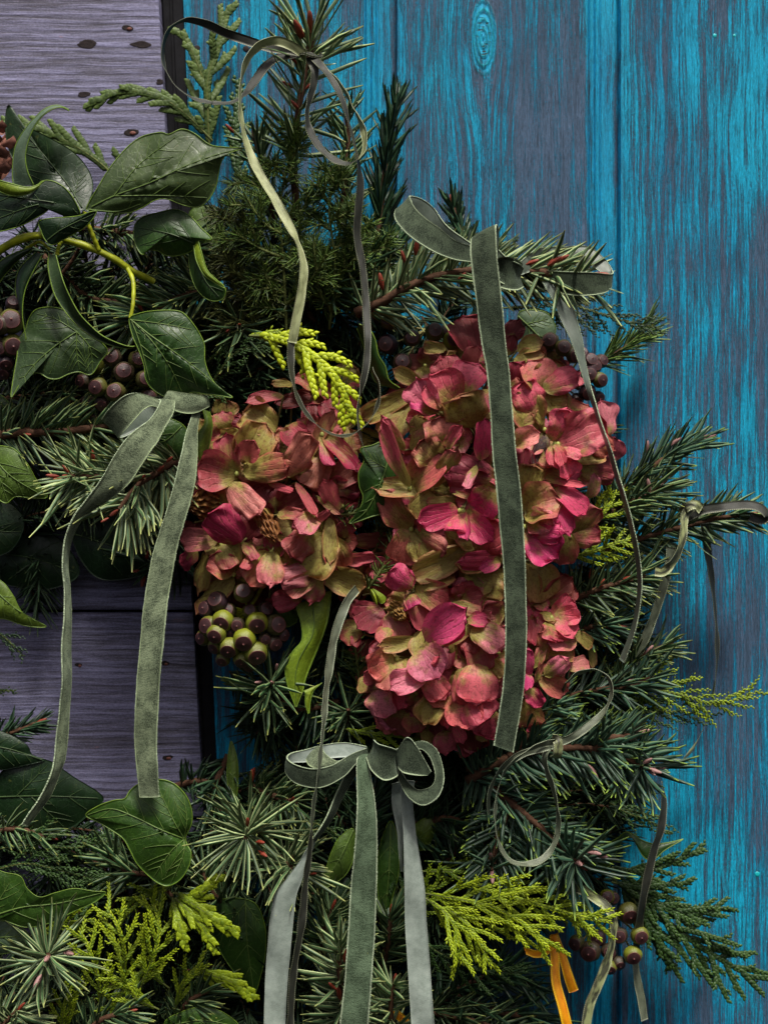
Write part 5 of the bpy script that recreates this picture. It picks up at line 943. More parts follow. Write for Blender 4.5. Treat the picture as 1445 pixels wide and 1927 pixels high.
whorl(1084, 1622, 226, 88, 58, 'star of dark spruce needles with a pink husk at the lower right', 'spruce', (25, 20), 50, 6, 26, buds=[(0, 0, .2, 0), (22, -18, 1, .05), (34, -14, 1, 0)], spread=(85, 50), group=G2, bud_mat='bud_pale', bs=24)
whorl(925, 1640, 205, 74, 40, 'star of dark spruce needles hanging above the yellow cypress', 'spruce', (0, 40), 60, 5.6, 27, buds=[(0, 0, 0, -.6), (-4, -24, 0, .6)], spread=(85, 55), group=G2, bud_mat='bud_pale', bs=24)
fir([(1020, 1330, 110), (1100, 1305, 140), (1180, 1290, 150), (1230, 1275, 150)], 66, 130, 'shaded spruce sprig above the big one at the right', 'spruce', 5.2, (60, 40), G1, ((1172, 1288, 158, .7, .4, 20), (1215, 1230, 150, .6, .8, 18)), 6, 28, bud_mat='bud_pale')
fir([(1150, 1300, 110), (1200, 1240, 120), (1250, 1215, 120)], 56, 80, 'olive fir tip below the hanging end of the narrow velvet tail', 'fir', 4.6, (55, 30), G1, (), 5, 29)
fir([(150, 430, 110), (240, 440, 130), (320, 455, 135), (400, 480, 125), (450, 495, 110)], 62, 190, 'dark fir sprig behind the yellow ivy stem', 'fir', 5.2, (62, 40), G1, ((405, 485, 140, .9, 0, 18),), 6, 30, side='up')
fir([(420, 540, 130), (340, 560, 150), (290, 590, 165), (240, 610, 160)], 84, 150, 'fir sprig with red bud between the folded leaf and the pointed leaf', 'fir', 5.4, (62, 45), G1, ((268, 585, 176, -.3, .6, 22), (270, 560, 172, 0, 1, 18), (262, 545, 168, 0, 1, 14)), 6, 31)
fir([(80, 480, 100), (120, 520, 120), (170, 560, 130), (260, 570, 130)], 76, 140, 'shaded fir sprig under the yellow ivy stem', 'fir', 5.2, (66, 45), G1, (), 6, 32)
whorl(452, 612, 150, 84, 52, 'shaded star of needles left of the lime cypress tip', 'fir', (10, -30), 60, 4.8, 33, buds=[(0, 0, 0, 0), (-18, 8, -.4, -.4)], spread=(88, 60), group=G2)
whorl(655, 1335, 150, 62, 46, 'dark star of short needles left of the lowest hydrangea', 'fir', (0, -40), 60, 4.4, 34, buds=[(0, 0, 0, 0)], spread=(88, 60), group=G2, bud_mat='twig', bs=14)
fir([(-30, 1400, 90), (20, 1380, 100), (70, 1360, 100)], 42, 60, 'small shaded sprig at the left edge beside the lower boards', 'fir_dark', 4, (45, 25), G1, (), 4, 35)
fir([(1110, 690, 60), (1160, 665, 70), (1215, 620, 70)], 56, 90, 'fine pale green sprig against the blue planks right of the dark red berries', 'juniper', 3.2, (42, 22), G1, (), 3.4, 36, start=.1)
fir([(-30, 1960, 200), (20, 1915, 215), (35, 1900, 220)], 72, 70, 'pale fir tip in the bottom left corner', 'fir_pale', 5, (75, 50), G1, (), 5, 37)
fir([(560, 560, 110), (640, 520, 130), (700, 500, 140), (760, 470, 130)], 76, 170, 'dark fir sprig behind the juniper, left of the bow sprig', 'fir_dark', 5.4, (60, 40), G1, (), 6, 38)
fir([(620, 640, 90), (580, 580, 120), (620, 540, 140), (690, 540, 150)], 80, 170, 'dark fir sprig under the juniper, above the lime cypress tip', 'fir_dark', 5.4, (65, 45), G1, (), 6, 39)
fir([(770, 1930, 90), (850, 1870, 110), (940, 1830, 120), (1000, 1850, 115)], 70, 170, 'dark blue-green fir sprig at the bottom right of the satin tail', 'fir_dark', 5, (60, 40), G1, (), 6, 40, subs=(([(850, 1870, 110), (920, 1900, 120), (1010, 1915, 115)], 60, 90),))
fir([(800, 1900, 130), (880, 1920, 140), (960, 1945, 140)], 76, 90, 'fir sprig cut off by the bottom edge right of the satin tail', 'fir', 5, (60, 40), G1, (), 6, 41)
fir([(760, 1560, 90), (840, 1540, 120), (900, 1560, 130)], 72, 110, 'shaded fir sprig right of the bottom bow', 'fir_dark', 5, (60, 40), G1, (), 6, 42)
fir([(470, 1480, 90), (520, 1500, 120), (560, 1510, 130)], 70, 90, 'shaded fir sprig below the left loop of the bottom bow', 'fir', 4.8, (70, 50), G1, ((475, 1470, 120, 0, 1, 22), (545, 1510, 138, .3, .4, 16)), 6, 43)
fir([(330, 1480, 60), (380, 1470, 80), (440, 1490, 85), (500, 1470, 85)], 54, 100, 'small dark fir sprig in front of the black gap above the heart shaped leaf', 'fir_dark', 4.8, (70, 45), G1, ((475, 1465, 100, .2, 1, 20),), 5, 45)

# fine juniper
GJ = 'juniper sprigs'
def jun(path, label, L=19, n=170, seed=0, mat='juniper', subs=(), tw=2.2, wd=1.7, twm='twig_green'): return fir(path, L, n, label, mat, wd, (66, 40), GJ, (), tw, seed, 'juniper_sprig', 'juniper sprig', tip=False, jit=.22, twmat=twm, subs=subs)
rj2 = random.Random(21)
def bush(trunk, spread, n, label, seed, mat='juniper', L=27):
    rr = random.Random(seed); c = spl(trunk, 20); subs = []
    for i in range(n):
        q = c[int((.12+.85*i/n)*19)]; sg = 1 if i % 2 else -1; ln = spread*(1.05-.55*i/n)*rr.uniform(.6, 1.1); a = math.radians(rr.uniform(18, 62)); dx, dy, dz = math.sin(a)*sg*ln, -math.cos(a)*ln, rr.uniform(-.2, .5)*ln
        p = [tuple(q), (q[0]+dx*.5, q[1]+dy*.35+4, q[2]+dz*.5), (q[0]+dx, q[1]+dy+rr.uniform(-5, 16), q[2]+dz)]
        subs.append((p, int(ln*.72), L*rr.uniform(.85, 1.1)))
        for k in range(3):
            t = .3+.22*k; b = [p[0][m_]*(1-t)**2+2*t*(1-t)*p[1][m_]+t*t*p[2][m_] for m_ in range(3)]; s2 = 1 if k % 2 else -1
            l2 = ln*.42*rr.uniform(.7, 1.2); a2 = math.atan2(dy, dx)+s2*.7; subs.append(([tuple(b), (b[0]+math.cos(a2)*l2*.5, b[1]+math.sin(a2)*l2*.5, b[2]+rr.uniform(0, 8)), (b[0]+math.cos(a2)*l2, b[1]+math.sin(a2)*l2+4, b[2]+rr.uniform(-4, 16))], int(l2*1.1), L*.9))
    return jun(trunk, label, L, 130, seed, mat, subs)
bush([(540, 640, 145), (535, 520, 165), (528, 400, 175), (545, 300, 175), (590, 235, 170)], 120, 13, 'bushy juniper sprig in the middle of the upper wreath behind the long olive ribbon end', 51)
bush([(620, 620, 145), (630, 500, 175), (620, 390, 185), (640, 300, 175)], 110, 11, 'juniper sprig right of the ribbon end, with a bright green star of needles', 52)
bush([(480, 640, 135), (465, 540, 165), (440, 430, 175), (430, 360, 165)], 90, 10, 'brownish juniper sprig left of the ribbon end', 53, 'juniper_dark')
bush([(700, 620, 125), (690, 520, 155), (685, 440, 165), (660, 380, 155)], 80, 9, 'small juniper sprig above the bow sprig, left of the dark upright fir', 54)
jun([(690, 1110, 190), (712, 1080, 200), (735, 1040, 196), (742, 1010, 185)], 'short juniper twig with a tiny yellow bud between the left and the lower hydrangeas', 26, 60, 55, wd=2.4, twm='twig_green')
jun([(672, 1330, 120), (675, 1270, 140), (668, 1220, 145), (665, 1180, 140)], 'thin juniper twig left of the lowest hydrangea', 30, 70, 56, wd=2.2, twm='twig_green')
jun([(620, 968, 190), (655, 968, 205), (690, 962, 200), (720, 975, 180)], 'small juniper twig below the small dark ivy leaf', 26, 60, 57, wd=2.4, twm='twig_green')
jun([(700, 1050, 150), (715, 1010, 160), (722, 960, 150)], 'shaded juniper twig in the dark gap between the hydrangeas', 30, 70, 58, 'juniper_dark', wd=2.4)
v, f, a = ball(P([712, 1122, 214]), 10, (.6, .6, 1.3), 8, 8); yb = Thing('leaf_bud', (712, 1122, 205), 'tiny opening yellow leaf bud over the lower hydrangea', 'bud'); leaf(yb, [(697, 1108, 212), (706, 1118, 216), (710, 1138, 214), (704, 1132, 212), (698, 1120, 210)], (704, 1122, 218), [], 'leaf_under', margin=False); leaf(yb, [(700, 1108, 208), (714, 1114, 212), (726, 1124, 212), (722, 1135, 212), (712, 1132, 210)], (712, 1122, 214), [], 'leaf_under', margin=False)

# ------------------------------------------------------------------ cypress
cypress([(470, 632, 215), (505, 634, 228), (545, 645, 240), (590, 670, 252), (625, 705, 258), (650, 748, 258), (662, 795, 252)], 62, 'bright yellow-lime cypress tip hanging over the left hydrangea', 'lime_bright', 11, 20, 50, sub=True, seed=1, tone=(.5, 1.1), group=G3, droop=.35, first=.12, taper=.62, wdth=.8)
cypress([(470, 632, 215), (500, 628, 222), (530, 622, 226)], 16, 'small lime cypress tip above the bright yellow one', 'lime_mid', 8, 16, 45, seed=2, tone=(.4, 1), group=G3)
cypress([(1080, 1010, 150), (1110, 990, 165), (1140, 960, 172), (1160, 925, 170)], 60, 'yellow-green cypress behind the narrow velvet tail, upper spray', 'lime', 7, 12, 45, seed=3, tone=(.1, .9), group=G3, wild=.3)
cypress([(1070, 1050, 150), (1110, 1040, 165), (1150, 1025, 172), (1185, 1015, 170)], 54, 'yellow-green cypress behind the narrow velvet tail, lower spray', 'lime', 7, 12, 42, seed=4, tone=(.1, .8), group=G3, wild=.3)
for i, (pth, lt, lab, mt, tn) in enumerate((
    ([(790, 1680, 190), (850, 1690, 215), (920, 1705, 232), (980, 1735, 240), (1030, 1775, 242)], 110, 'bright yellow-green cypress spray sweeping down right above the orange ribbon', 'lime', (.15, 1.)),
    ([(860, 1650, 190), (940, 1680, 215), (1020, 1705, 228), (1090, 1725, 232), (1150, 1735, 228)], 80, 'yellow-green cypress spray pointing right towards the dark berries', 'lime', (.1, .9)),
    ([(800, 1690, 200), (840, 1720, 225), (862, 1760, 235), (870, 1815, 236)], 70, 'lime cypress spray hanging down right of the satin tail', 'lime', (.1, 1.)),
    ([(830, 1700, 200), (880, 1740, 226), (905, 1780, 235), (925, 1820, 236)], 60, 'second lime cypress spray hanging down, nearer the orange ribbon', 'lime', (.1, 1.)),
    ([(780, 1640, 140), (850, 1640, 160), (920, 1650, 165), (1000, 1680, 165)], 60, 'olive shaded cypress spray above the bright ones', 'lime_mid', (0, .6)),
    ([(740, 1720, 120), (790, 1700, 150), (830, 1650, 160)], 60, 'olive cypress spray right beside the satin tail', 'lime_mid', (0, .5)),
    ([(720, 1560, 100), (740, 1610, 120), (760, 1680, 125)], 50, 'dark cypress spray behind the two bow tails', 'cyp', (0, .6)),
    ([(640, 1370, 130), (690, 1380, 150), (750, 1385, 155), (800, 1400, 140)], 36, 'yellow-green cypress peeping out under the lowest hydrangea', 'lime_mid', (.2, .9)))):
    cypress(pth, lt, lab, mt, 7.6 if mt == 'lime' else 7, 18, 34, seed=10+i, tone=tn, group=G3, wild=.22, taper=.6)
for i, (pth, lt, lab, mt, tn) in enumerate((
    ([(230, 1860, 160), (235, 1800, 190), (225, 1750, 205), (200, 1705, 200)], 72, 'yellow cypress spray in the middle of the lower left foliage', 'lime', (.0, .9)),
    ([(260, 1870, 170), (290, 1800, 200), (300, 1740, 205), (285, 1690, 200)], 70, 'yellow cypress spray left of the flat green fan', 'lime', (.0, .8)),
    ([(190, 1900, 170), (185, 1840, 195), (170, 1790, 205), (150, 1750, 200)], 60, 'yellow-green cypress spray right of the bottom left star of needles', 'lime', (.0, .7)),
    ([(300, 1900, 170), (260, 1880, 190), (235, 1850, 200), (200, 1830, 200)], 55, 'lower yellow-green cypress spray near the bottom edge', 'lime_mid', (.1, .9)),
    ([(320, 1860, 150), (270, 1830, 170), (230, 1870, 180), (200, 1900, 180)], 60, 'olive cypress spray at the bottom left', 'lime_mid', (0, .8)),
    ([(330, 1660, 160), (300, 1680, 180), (260, 1690, 185), (220, 1720, 180)], 50, 'dim cypress spray under the heart shaped leaf', 'lime_mid', (0, .5)))):
    cypress(pth, lt, lab, mt, 7.2, 17, 40, seed=30+i, tone=tn, group=G3, wild=.3, taper=.55)
for i, (pth, lt, lab) in enumerate((
    ([(330, 1680, 205), (370, 1705, 228), (405, 1730, 236), (445, 1756, 234)], 34, 'flat green-yellow fan of cypress right of the yellow sprays, longest finger'),
    ([(330, 1690, 205), (360, 1720, 226), (385, 1750, 232), (404, 1794, 230)], 26, 'flat green-yellow fan of cypress right of the yellow sprays, finger pointing down'),
    ([(335, 1690, 200), (370, 1685, 224), (395, 1668, 230), (417, 1650, 228)], 26, 'flat green-yellow fan of cypress right of the yellow sprays, finger pointing up'),
    ([(325, 1690, 195), (335, 1730, 220), (345, 1760, 224), (350, 1788, 222)], 22, 'flat green-yellow fan of cypress, short finger beside the yellow sprays'),
    ([(370, 1820, 150), (400, 1835, 170), (440, 1850, 180), (478, 1880, 175)], 34, 'green cypress finger at the bottom left of the first satin tail'))):
    cypress(pth, lt, lab, 'lime_mid', 9.5, 12, 32, sub=False, seed=40+i, tone=(.25, 1.), group=G3, wdth=.95)
cypress([(395, 290, 40), (392, 220, 48), (392, 150, 52), (410, 90, 52), (432, 12, 48)], 74, 'pale thuja twig standing up behind the loop of olive ribbon, in front of blue paint', 'thuja', 11, 30, 36, seed=51, tone=(.1, .9), group='thuja twigs', wdth=.95, name='thuja_sprig', cat='thuja sprig', taper=.7)
cypress([(392, 180, 44), (372, 120, 50), (350, 75, 50), (322, 52, 48)], 22, 'thuja twig leaning left across the black gap inside the ribbon loop', 'thuja', 11, 24, 36, sub=False, seed=52, tone=(.1, 1.), group='thuja twigs', wdth=.95, name='thuja_sprig', cat='thuja sprig')
cypress([(400, 265, 50), (350, 215, 62), (300, 183, 70), (230, 172, 74), (160, 200, 72)], 40, 'thuja twig with brown tips reaching left over the lavender boards', 'thuja', 10, 17, 30, sub=False, seed=53, tone=(.0, .8), group='thuja twigs', wdth=1.05, name='thuja_sprig', cat='thuja sprig', droop=.25)
cypress([(215, 330, 48), (180, 300, 52), (130, 268, 56), (70, 240, 56), (0, 232, 52)], 46, 'thuja twig behind the dark ivy leaf, over the lavender boards', 'thuja', 10, 17, 32, sub=False, seed=54, tone=(.0, .8), group='thuja twigs', wdth=1.05, name='thuja_sprig', cat='thuja sprig', droop=-.1)
cypress([(440, 380, 50), (450, 300, 55), (445, 230, 55), (450, 150, 52)], 50, 'shaded thuja twig behind the falling ribbon end', 'cyp', 9, 22, 34, seed=55, tone=(.2, 1.), group='thuja twigs', wdth=.9, name='thuja_sprig', cat='thuja sprig')
cypress([(200, 420, 50), (230, 380, 55), (270, 340, 55), (215, 290, 52)], 40, 'thuja twig under the largest ivy leaf', 'thuja', 9, 20, 34, sub=False, seed=56, tone=(.0, .6), group='thuja twigs', wdth=1., name='thuja_sprig', cat='thuja sprig')
for i, (pth, lt, lab, mt, sz) in enumerate((
    ([(930, 540, 110), (1000, 556, 130), (1080, 575, 140), (1160, 600, 140), (1240, 618, 135)], 70, 'black-green cypress twig reaching right below the top bow', 'cyp_dark', 6.5),
    ([(940, 580, 100), (1000, 580, 120), (1060, 600, 125), (1130, 610, 120)], 50, 'second black-green cypress twig below the top bow', 'cyp_dark', 6.5),
    ([(930, 500, 110), (950, 475, 120), (975, 448, 122)], 14, 'short dark cypress tip poking up beside the knot of the top bow', 'cyp_dark', 7),
    ([(1150, 1650, 80), (1200, 1700, 95), (1260, 1740, 100), (1330, 1790, 100), (1418, 1842, 95)], 110, 'long dark cypress frond running to the lower right over the blue planks', 'cyp', 8.5),
    ([(1150, 1640, 90), (1220, 1690, 100), (1290, 1720, 100), (1372, 1708, 95)], 60, 'dark cypress frond pointing right above the longest one', 'cyp', 8),
    ([(1140, 1630, 90), (1200, 1640, 100), (1260, 1625, 100), (1322, 1596, 95)], 46, 'dark cypress frond beneath the folded olive ivy leaf', 'cyp', 8),
    ([(1150, 1660, 100), (1200, 1670, 105), (1250, 1665, 105), (1298, 1662, 100)], 40, 'short cypress frond with a brown end', 'cyp', 8),
    ([(1190, 1690, 100), (1220, 1740, 105), (1245, 1780, 105), (1265, 1822, 100)], 46, 'dark cypress frond hanging down beside the brown berries', 'cyp', 8.5),
    ([(1130, 1500, 90), (1180, 1530, 95), (1210, 1540, 95), (1262, 1570, 90)], 46, 'dark cypress frond just above the folded olive leaf', 'cyp', 7.5),
    ([(1090, 1540, 80), (1150, 1520, 90), (1200, 1530, 90), (1240, 1538, 88)], 36, 'small dark cypress frond right of the spruce star', 'cyp', 7.5),
    ([(1120, 1270, 110), (1200, 1290, 125), (1290, 1310, 130), (1350, 1325, 128), (1430, 1300, 122)], 76, 'olive-yellow cypress frond reaching the right edge over the blue planks', 'lime_mid', 6.5),
    ([(1150, 1340, 100), (1220, 1340, 115), (1290, 1340, 118), (1340, 1350, 114)], 66, 'shaded cypress frond under the olive-yellow one', 'cyp', 6.5),
    ([(1130, 1260, 110), (1180, 1270, 120), (1230, 1265, 122), (1262, 1240, 118)], 44, 'yellow-green cypress tip at the end of the narrow velvet tail', 'lime_mid', 6.5),
    ([(395, 730, 130), (420, 690, 150), (450, 660, 155), (500, 650, 150)], 60, 'dark cypress spray right of the pointed ivy leaf', 'cyp', 6.5),
    ([(380, 690, 120), (410, 665, 135), (440, 645, 140), (470, 620, 138)], 50, 'dark green cypress spray behind the long point of the ivy leaf', 'cyp', 6.5),
    ([(340, 740, 200), (375, 742, 212), (400, 745, 214), (425, 752, 205)], 20, 'small dark cypress tip over the knot of the left bow', 'cyp', 6.5),
    ([(-20, 1600, 120), (60, 1590, 140), (140, 1595, 145), (220, 1580, 135)], 66, 'dark cypress spray under the big shaded ivy leaf', 'cyp', 7),
    ([(-20, 1640, 130), (50, 1625, 150), (120, 1640, 155), (200, 1660, 140)], 60, 'dark green cypress spray above the wide wavy ivy leaf', 'cyp', 7),
    ([(-20, 1180, 70), (10, 1200, 80), (45, 1235, 80)], 40, 'shaded cypress tip at the left edge beside the boards', 'cyp_dark', 7),
    ([(-20, 1300, 70), (30, 1300, 80)], 14, 'tiny cypress tip at the left edge', 'cyp', 6.5),
    ([(400, 1960, 120), (380, 1890, 140), (370, 1830, 150), (390, 1790, 145)], 66, 'shaded cypress spray at the bottom between leaf and satin tail', 'cyp', 7),
    ([(100, 1940, 130), (130, 1890, 150), (150, 1860, 155)], 60, 'shaded cypress spray in the bottom left corner', 'cyp', 7),
    ([(430, 1510, 90), (480, 1520, 110), (530, 1550, 115)], 50, 'shaded cypress spray behind the large star of needles', 'cyp', 6.5),
    ([(560, 1540, 90), (620, 1560, 110), (660, 1600, 112)], 46, 'shaded cypress spray between the bow tails', 'cyp', 6.5),
    ([(600, 1300, 90), (640, 1350, 110), (700, 1370, 112)], 40, 'dark cypress spray left under the lowest hydrangea', 'cyp', 6.5))):
    cypress(pth, lt, lab, mt, sz, 15 if sz < 8 else 18, 34, seed=70+i, tone=(.1, .9), group=G3, hi=sz >= 8, wild=.15, sub=lt > 30, wdth=.62 if sz < 8 else .8, taper=.65)

# more greenery in the middle layers
for k, (pth, L, n, lab, mt) in enumerate((
    ([(330, 1700, 110), (290, 1650, 130), (240, 1640, 140), (200, 1600, 135)], 62, 110, 'shaded fir sprig between the heart shaped leaf and the dark cypress sprays', 'fir'),
    ([(-30, 1570, 100), (30, 1560, 120), (90, 1575, 125)], 60, 80, 'shaded fir sprig at the left edge under the big shaded ivy leaf', 'fir'),
    ([(330, 1950, 120), (350, 1890, 150), (400, 1860, 160)], 60, 90, 'shaded fir sprig between the yellow cypress and the pointing-down ivy leaf', 'fir'),
    ([(440, 1720, 110), (400, 1680, 140), (380, 1640, 150)], 60, 80, 'shaded fir sprig just right of the heart shaped leaf', 'fir'),
    ([(600, 1800, 120), (610, 1750, 150), (625, 1710, 160)], 66, 90, 'fir sprig low between the black strand and the middle velvet tail', 'fir'),
    ([(720, 1820, 110), (730, 1770, 140), (735, 1720, 150)], 62, 90, 'fir sprig low between the middle velvet tail and the right satin tail', 'fir'),
    ([(830, 1640, 100), (860, 1600, 130), (900, 1590, 140)], 60, 90, 'shaded fir sprig between the right satin tail and the spruce star', 'spruce'),
    ([(700, 1620, 80), (690, 1560, 100), (700, 1500, 110)], 60, 80, 'dark fir sprig behind the top of the middle velvet tail', 'fir_dark'),
    ([(640, 430, 120), (652, 330, 140), (655, 250, 145), (650, 200, 140)], 58, 90, 'slim fir shoot behind the right loops of the olive ribbon', 'fir'),
    ([(520, 440, 120), (500, 340, 140), (480, 260, 145)], 60, 80, 'slim fir shoot behind the falling ribbon end', 'fir'),
    ([(1060, 1200, 110), (1110, 1180, 135), (1160, 1180, 140)], 58, 90, 'short fir sprig right of the lowest hydrangea', 'spruce'),
    ([(950, 1360, 140), (1010, 1340, 170), (1050, 1320, 175)], 60, 90, 'short spruce sprig touching the lower right of the lowest hydrangea', 'spruce'),
    ([(430, 1420, 80), (400, 1500, 100), (430, 1540, 110)], 56, 70, 'dark fir sprig above the large star of needles', 'fir_dark'),
    ([(400, 790, 70), (440, 730, 95), (500, 690, 105), (560, 680, 100)], 62, 120, 'black-green fir sprig in the hollow right above the left hydrangea', 'fir_dark'),
    ([(430, 700, 50), (480, 720, 60), (540, 730, 60)], 66, 110, 'deepest shaded fir sprig between the dark cypress spray and the left hydrangea', 'fir_dark'),
    ([(150, 1960, 160), (190, 1920, 180), (240, 1905, 185)], 62, 80, 'pale fir tip at the bottom edge under the yellow cypress', 'fir'))):
    fir(pth, L, n, lab, mt, 5, (60, 36), G1, (), 5, 200+k)
for k, (pth, lt, lab, mt) in enumerate((
    ([(60, 1760, 140), (120, 1740, 160), (180, 1730, 165)], 60, 'olive cypress spray between the wide wavy leaf and the yellow sprays', 'lime_mid'),
    ([(120, 1960, 170), (120, 1900, 190), (140, 1850, 195)], 56, 'olive cypress spray in the bottom left beside the star of needles', 'lime_mid'),
    ([(330, 1900, 150), (345, 1850, 175), (380, 1810, 180)], 54, 'green cypress spray between the yellow ones and the pointing-down leaf', 'lime_mid'),
    ([(780, 1760, 130), (840, 1800, 150), (920, 1830, 155), (990, 1830, 150)], 60, 'green cypress spray in shade under the bright lime ones', 'cyp'),
    ([(660, 1660, 110), (650, 1720, 130), (655, 1780, 135)], 44, 'green cypress spray half hidden by the middle velvet tail', 'cyp'),
    ([(1000, 1660, 150), (1060, 1700, 170), (1110, 1760, 170)], 50, 'yellow-green cypress spray close to the orange ribbon', 'lime_mid'),
    ([(250, 1640, 120), (200, 1660, 145), (150, 1700, 150), (110, 1760, 150)], 56, 'dull green cypress spray above the yellow sprays', 'cyp'))):
    cypress(pth, lt, lab, mt, 7, 16, 38, seed=300+k, tone=(.1, .9), group=G3, wild=.25, taper=.6)

# ------------------------------------------------------------------ velvet bows
VP = ('velvet', 'satin_dim')
b1 = Thing('velvet_bow', (955, 510, 300), 'grey-green velvet bow on the fir sprig with one long tail hanging over the hydrangeas', 'bow')
rails(b1, [(905, 500, 300, 905, 468, 296), (889, 494, 318, 885, 463, 312), (852, 488, 330, 855, 452, 324), (812, 472, 338, 828, 430, 328), (772, 446, 338, 802, 412, 322), (749, 422, 330, 781, 392, 312), (742, 405, 316, 772, 374, 300), (750, 392, 296, 772, 369, 284), (775, 400, 268, 792, 374, 268), (805, 425, 256, 815, 391, 258), (836, 452, 256, 841, 425, 262), (882, 486, 276, 886, 458, 282)], ('satin_dim', 'velvet'), 'loop', 90, 2.6, .03, edge='selvedge', label='left loop showing its dull satin inside')
rails(b1, [(965, 523, 272, 975, 495, 267), (1010, 508, 250, 1012, 468, 244), (1055, 507, 244, 1055, 465, 240), (1102, 498, 250, 1105, 464, 244), (1135, 517, 266, 1136, 486, 260), (1150, 533, 284, 1151, 508, 278), (1143, 548, 296, 1149, 516, 296), (1118, 555, 302, 1116, 513, 304), (1080, 556, 292, 1078, 512, 292), (1038, 548, 262, 1036, 510, 262), (985, 532, 226, 985, 508, 226)], ('satin_dim', 'velvet'), 'loop', 90, 2.6, .02, edge='selvedge', label='right loop behind the needles')
kn = []
rails(b1, [(938, 470, 292, 905, 500, 285), (950, 482, 316, 925, 520, 310), (962, 490, 326, 945, 533, 320), (976, 497, 322, 968, 543, 316), (984, 505, 300, 978, 545, 296)], ('satin_dim', 'velvet'), 'knot', 30, 3, .10, edge='selvedge')
rails(b1, [(935, 485, 320, 940, 540, 316), (952, 483, 328, 955, 545, 326), (970, 487, 326, 972, 546, 322), (982, 496, 306, 984, 540, 302)], ('satin_dim', 'velvet'), 'knot', 30, 3, .12)
rails(b1, [(934, 480, 300, 936, 470, 296), (934, 455, 322, 938, 445, 318), (926, 440, 334, 936, 428, 330), (890, 447, 342, 932, 424, 338), (885, 462, 347, 932, 438, 346), (886, 490, 350, 934, 480, 350), (892, 540, 352, 940, 535, 352), (899, 590, 352, 946, 590, 352), (909, 660, 350, 952, 658, 350), (916, 700, 350, 957, 700, 350), (922, 770, 350, 963, 770, 350), (926, 840, 352, 969, 838, 352), (934, 920, 354, 978, 918, 354), (941, 1000, 355, 984, 998, 355), (948, 1080, 353, 988, 1078, 353), (951, 1160, 350, 990, 1160, 350), (951, 1230, 347, 989, 1230, 347), (946, 1290, 344, 984, 1295, 344), (938, 1350, 342, 976, 1355, 342), (929, 1402, 340, 965, 1416, 340)], VP, 'tail', 200, 2.6, .05, wave=.5, edge='selvedge', ew=1.5, label='long tail hanging straight down')
rails(b1, [(1020, 530, 270, 1060, 530, 268), (1045, 575, 275, 1076, 570, 272), (1055, 603, 277, 1084, 600, 276), (1073, 640, 280, 1095, 640, 280), (1086, 676, 283, 1100, 673, 284), (1100, 723, 288, 1110, 722, 292), (1118, 772, 292, 1124, 770, 304), (1130, 808, 292, 1135, 806, 312), (1144, 850, 288, 1150, 848, 312), (1158, 900, 282, 1165, 897, 306), (1176, 960, 276, 1183, 957, 300), (1192, 1030, 268, 1200, 1028, 292), (1200, 1100, 258, 1207, 1100, 282), (1192, 1165, 246, 1199, 1168, 270), (1176, 1215, 232, 1184, 1220, 256), (1166, 1240, 224, 1175, 1248, 246)], ('satin_dim', 'velvet'), 'tail', 160, 2.4, .03, wave=.4, edge='selvedge', ew=1.2, label='narrow second tail seen nearly edge-on')
b2 = Thing('velvet_bow', (320, 760, 230), 'velvet bow half hidden under the pointed ivy leaf, two tails hanging over dark boards', 'bow')
rails(b2, [(305, 745, 225, 310, 785, 222), (262, 752, 240, 285, 795, 240), (222, 772, 246, 250, 815, 246), (198, 788, 256, 230, 824, 254), (193, 788, 272, 225, 822, 272), (208, 768, 288, 240, 806, 288), (232, 747, 296, 258, 785, 296), (252, 740, 292, 272, 770, 292), (268, 742, 276, 288, 765, 276), (300, 752, 256, 312, 775, 256)], ('satin_dim', 'velvet_pale'), 'loop', 80, 3, .03, edge='selvedge')
rails(b2, [(300, 752, 268, 330, 752, 262), (303, 758, 280, 326, 778, 275), (284, 789, 292, 310, 806, 288), (255, 810, 298, 296, 831, 296), (238, 827, 300, 285, 846, 300), (215, 860, 302, 265, 878, 302), (195, 895, 300, 245, 908, 300), (165, 938, 296, 205, 942, 285), (140, 972, 290, 160, 972, 270), (124, 1010, 284, 135, 1015, 260), (118, 1060, 280, 128, 1060, 256), (121, 1108, 278, 132, 1108, 254), (121, 1166, 278, 135, 1166, 254), (117, 1224, 278, 134, 1224, 254), (118, 1282, 278, 134, 1282, 254), (112, 1340, 278, 131, 1330, 254), (106, 1384, 278, 128, 1378, 254), (103, 1428, 278, 124, 1424, 254), (96, 1457, 278, 115, 1452, 256), (76, 1500, 276, 94, 1500, 260), (42, 1552, 272, 52, 1555, 264)], ('velvet_pale', 'satin_dim'), 'tail', 220, 3, .04, wave=.6, edge='selvedge', ew=1.7, label='tail that narrows and hangs at the left')
rails(b2, [(362, 765, 250, 378, 765, 246), (363, 780, 258, 376, 782, 250), (352, 812, 270, 372, 812, 256), (345, 840, 278, 371, 845, 262), (338, 870, 284, 370, 870, 270), (326, 920, 290, 366, 915, 284), (302, 1000, 294, 347, 985, 292), (285, 1060, 294, 331, 1045, 293), (270, 1150, 292, 316, 1130, 292), (262, 1240, 290, 307, 1220, 290), (256, 1320, 288, 299, 1310, 288), (254, 1399, 284, 295, 1399, 284), (258, 1450, 280, 297, 1450, 280), (264, 1500, 270, 300, 1500, 270)], ('velvet_pale', 'satin_dim'), 'tail', 160, 3, .04, wave=.5, edge='selvedge', ew=1.3, label='flat broad tail ending behind the heart shaped leaf')
rails(b2, [(305, 760, 255, 318, 735, 250), (335, 775, 262, 340, 738, 258), (365, 778, 262, 368, 742, 260), (395, 765, 250, 390, 745, 250)], ('velvet_pale', 'satin_dim'), 'knot', 30, 3, .14)
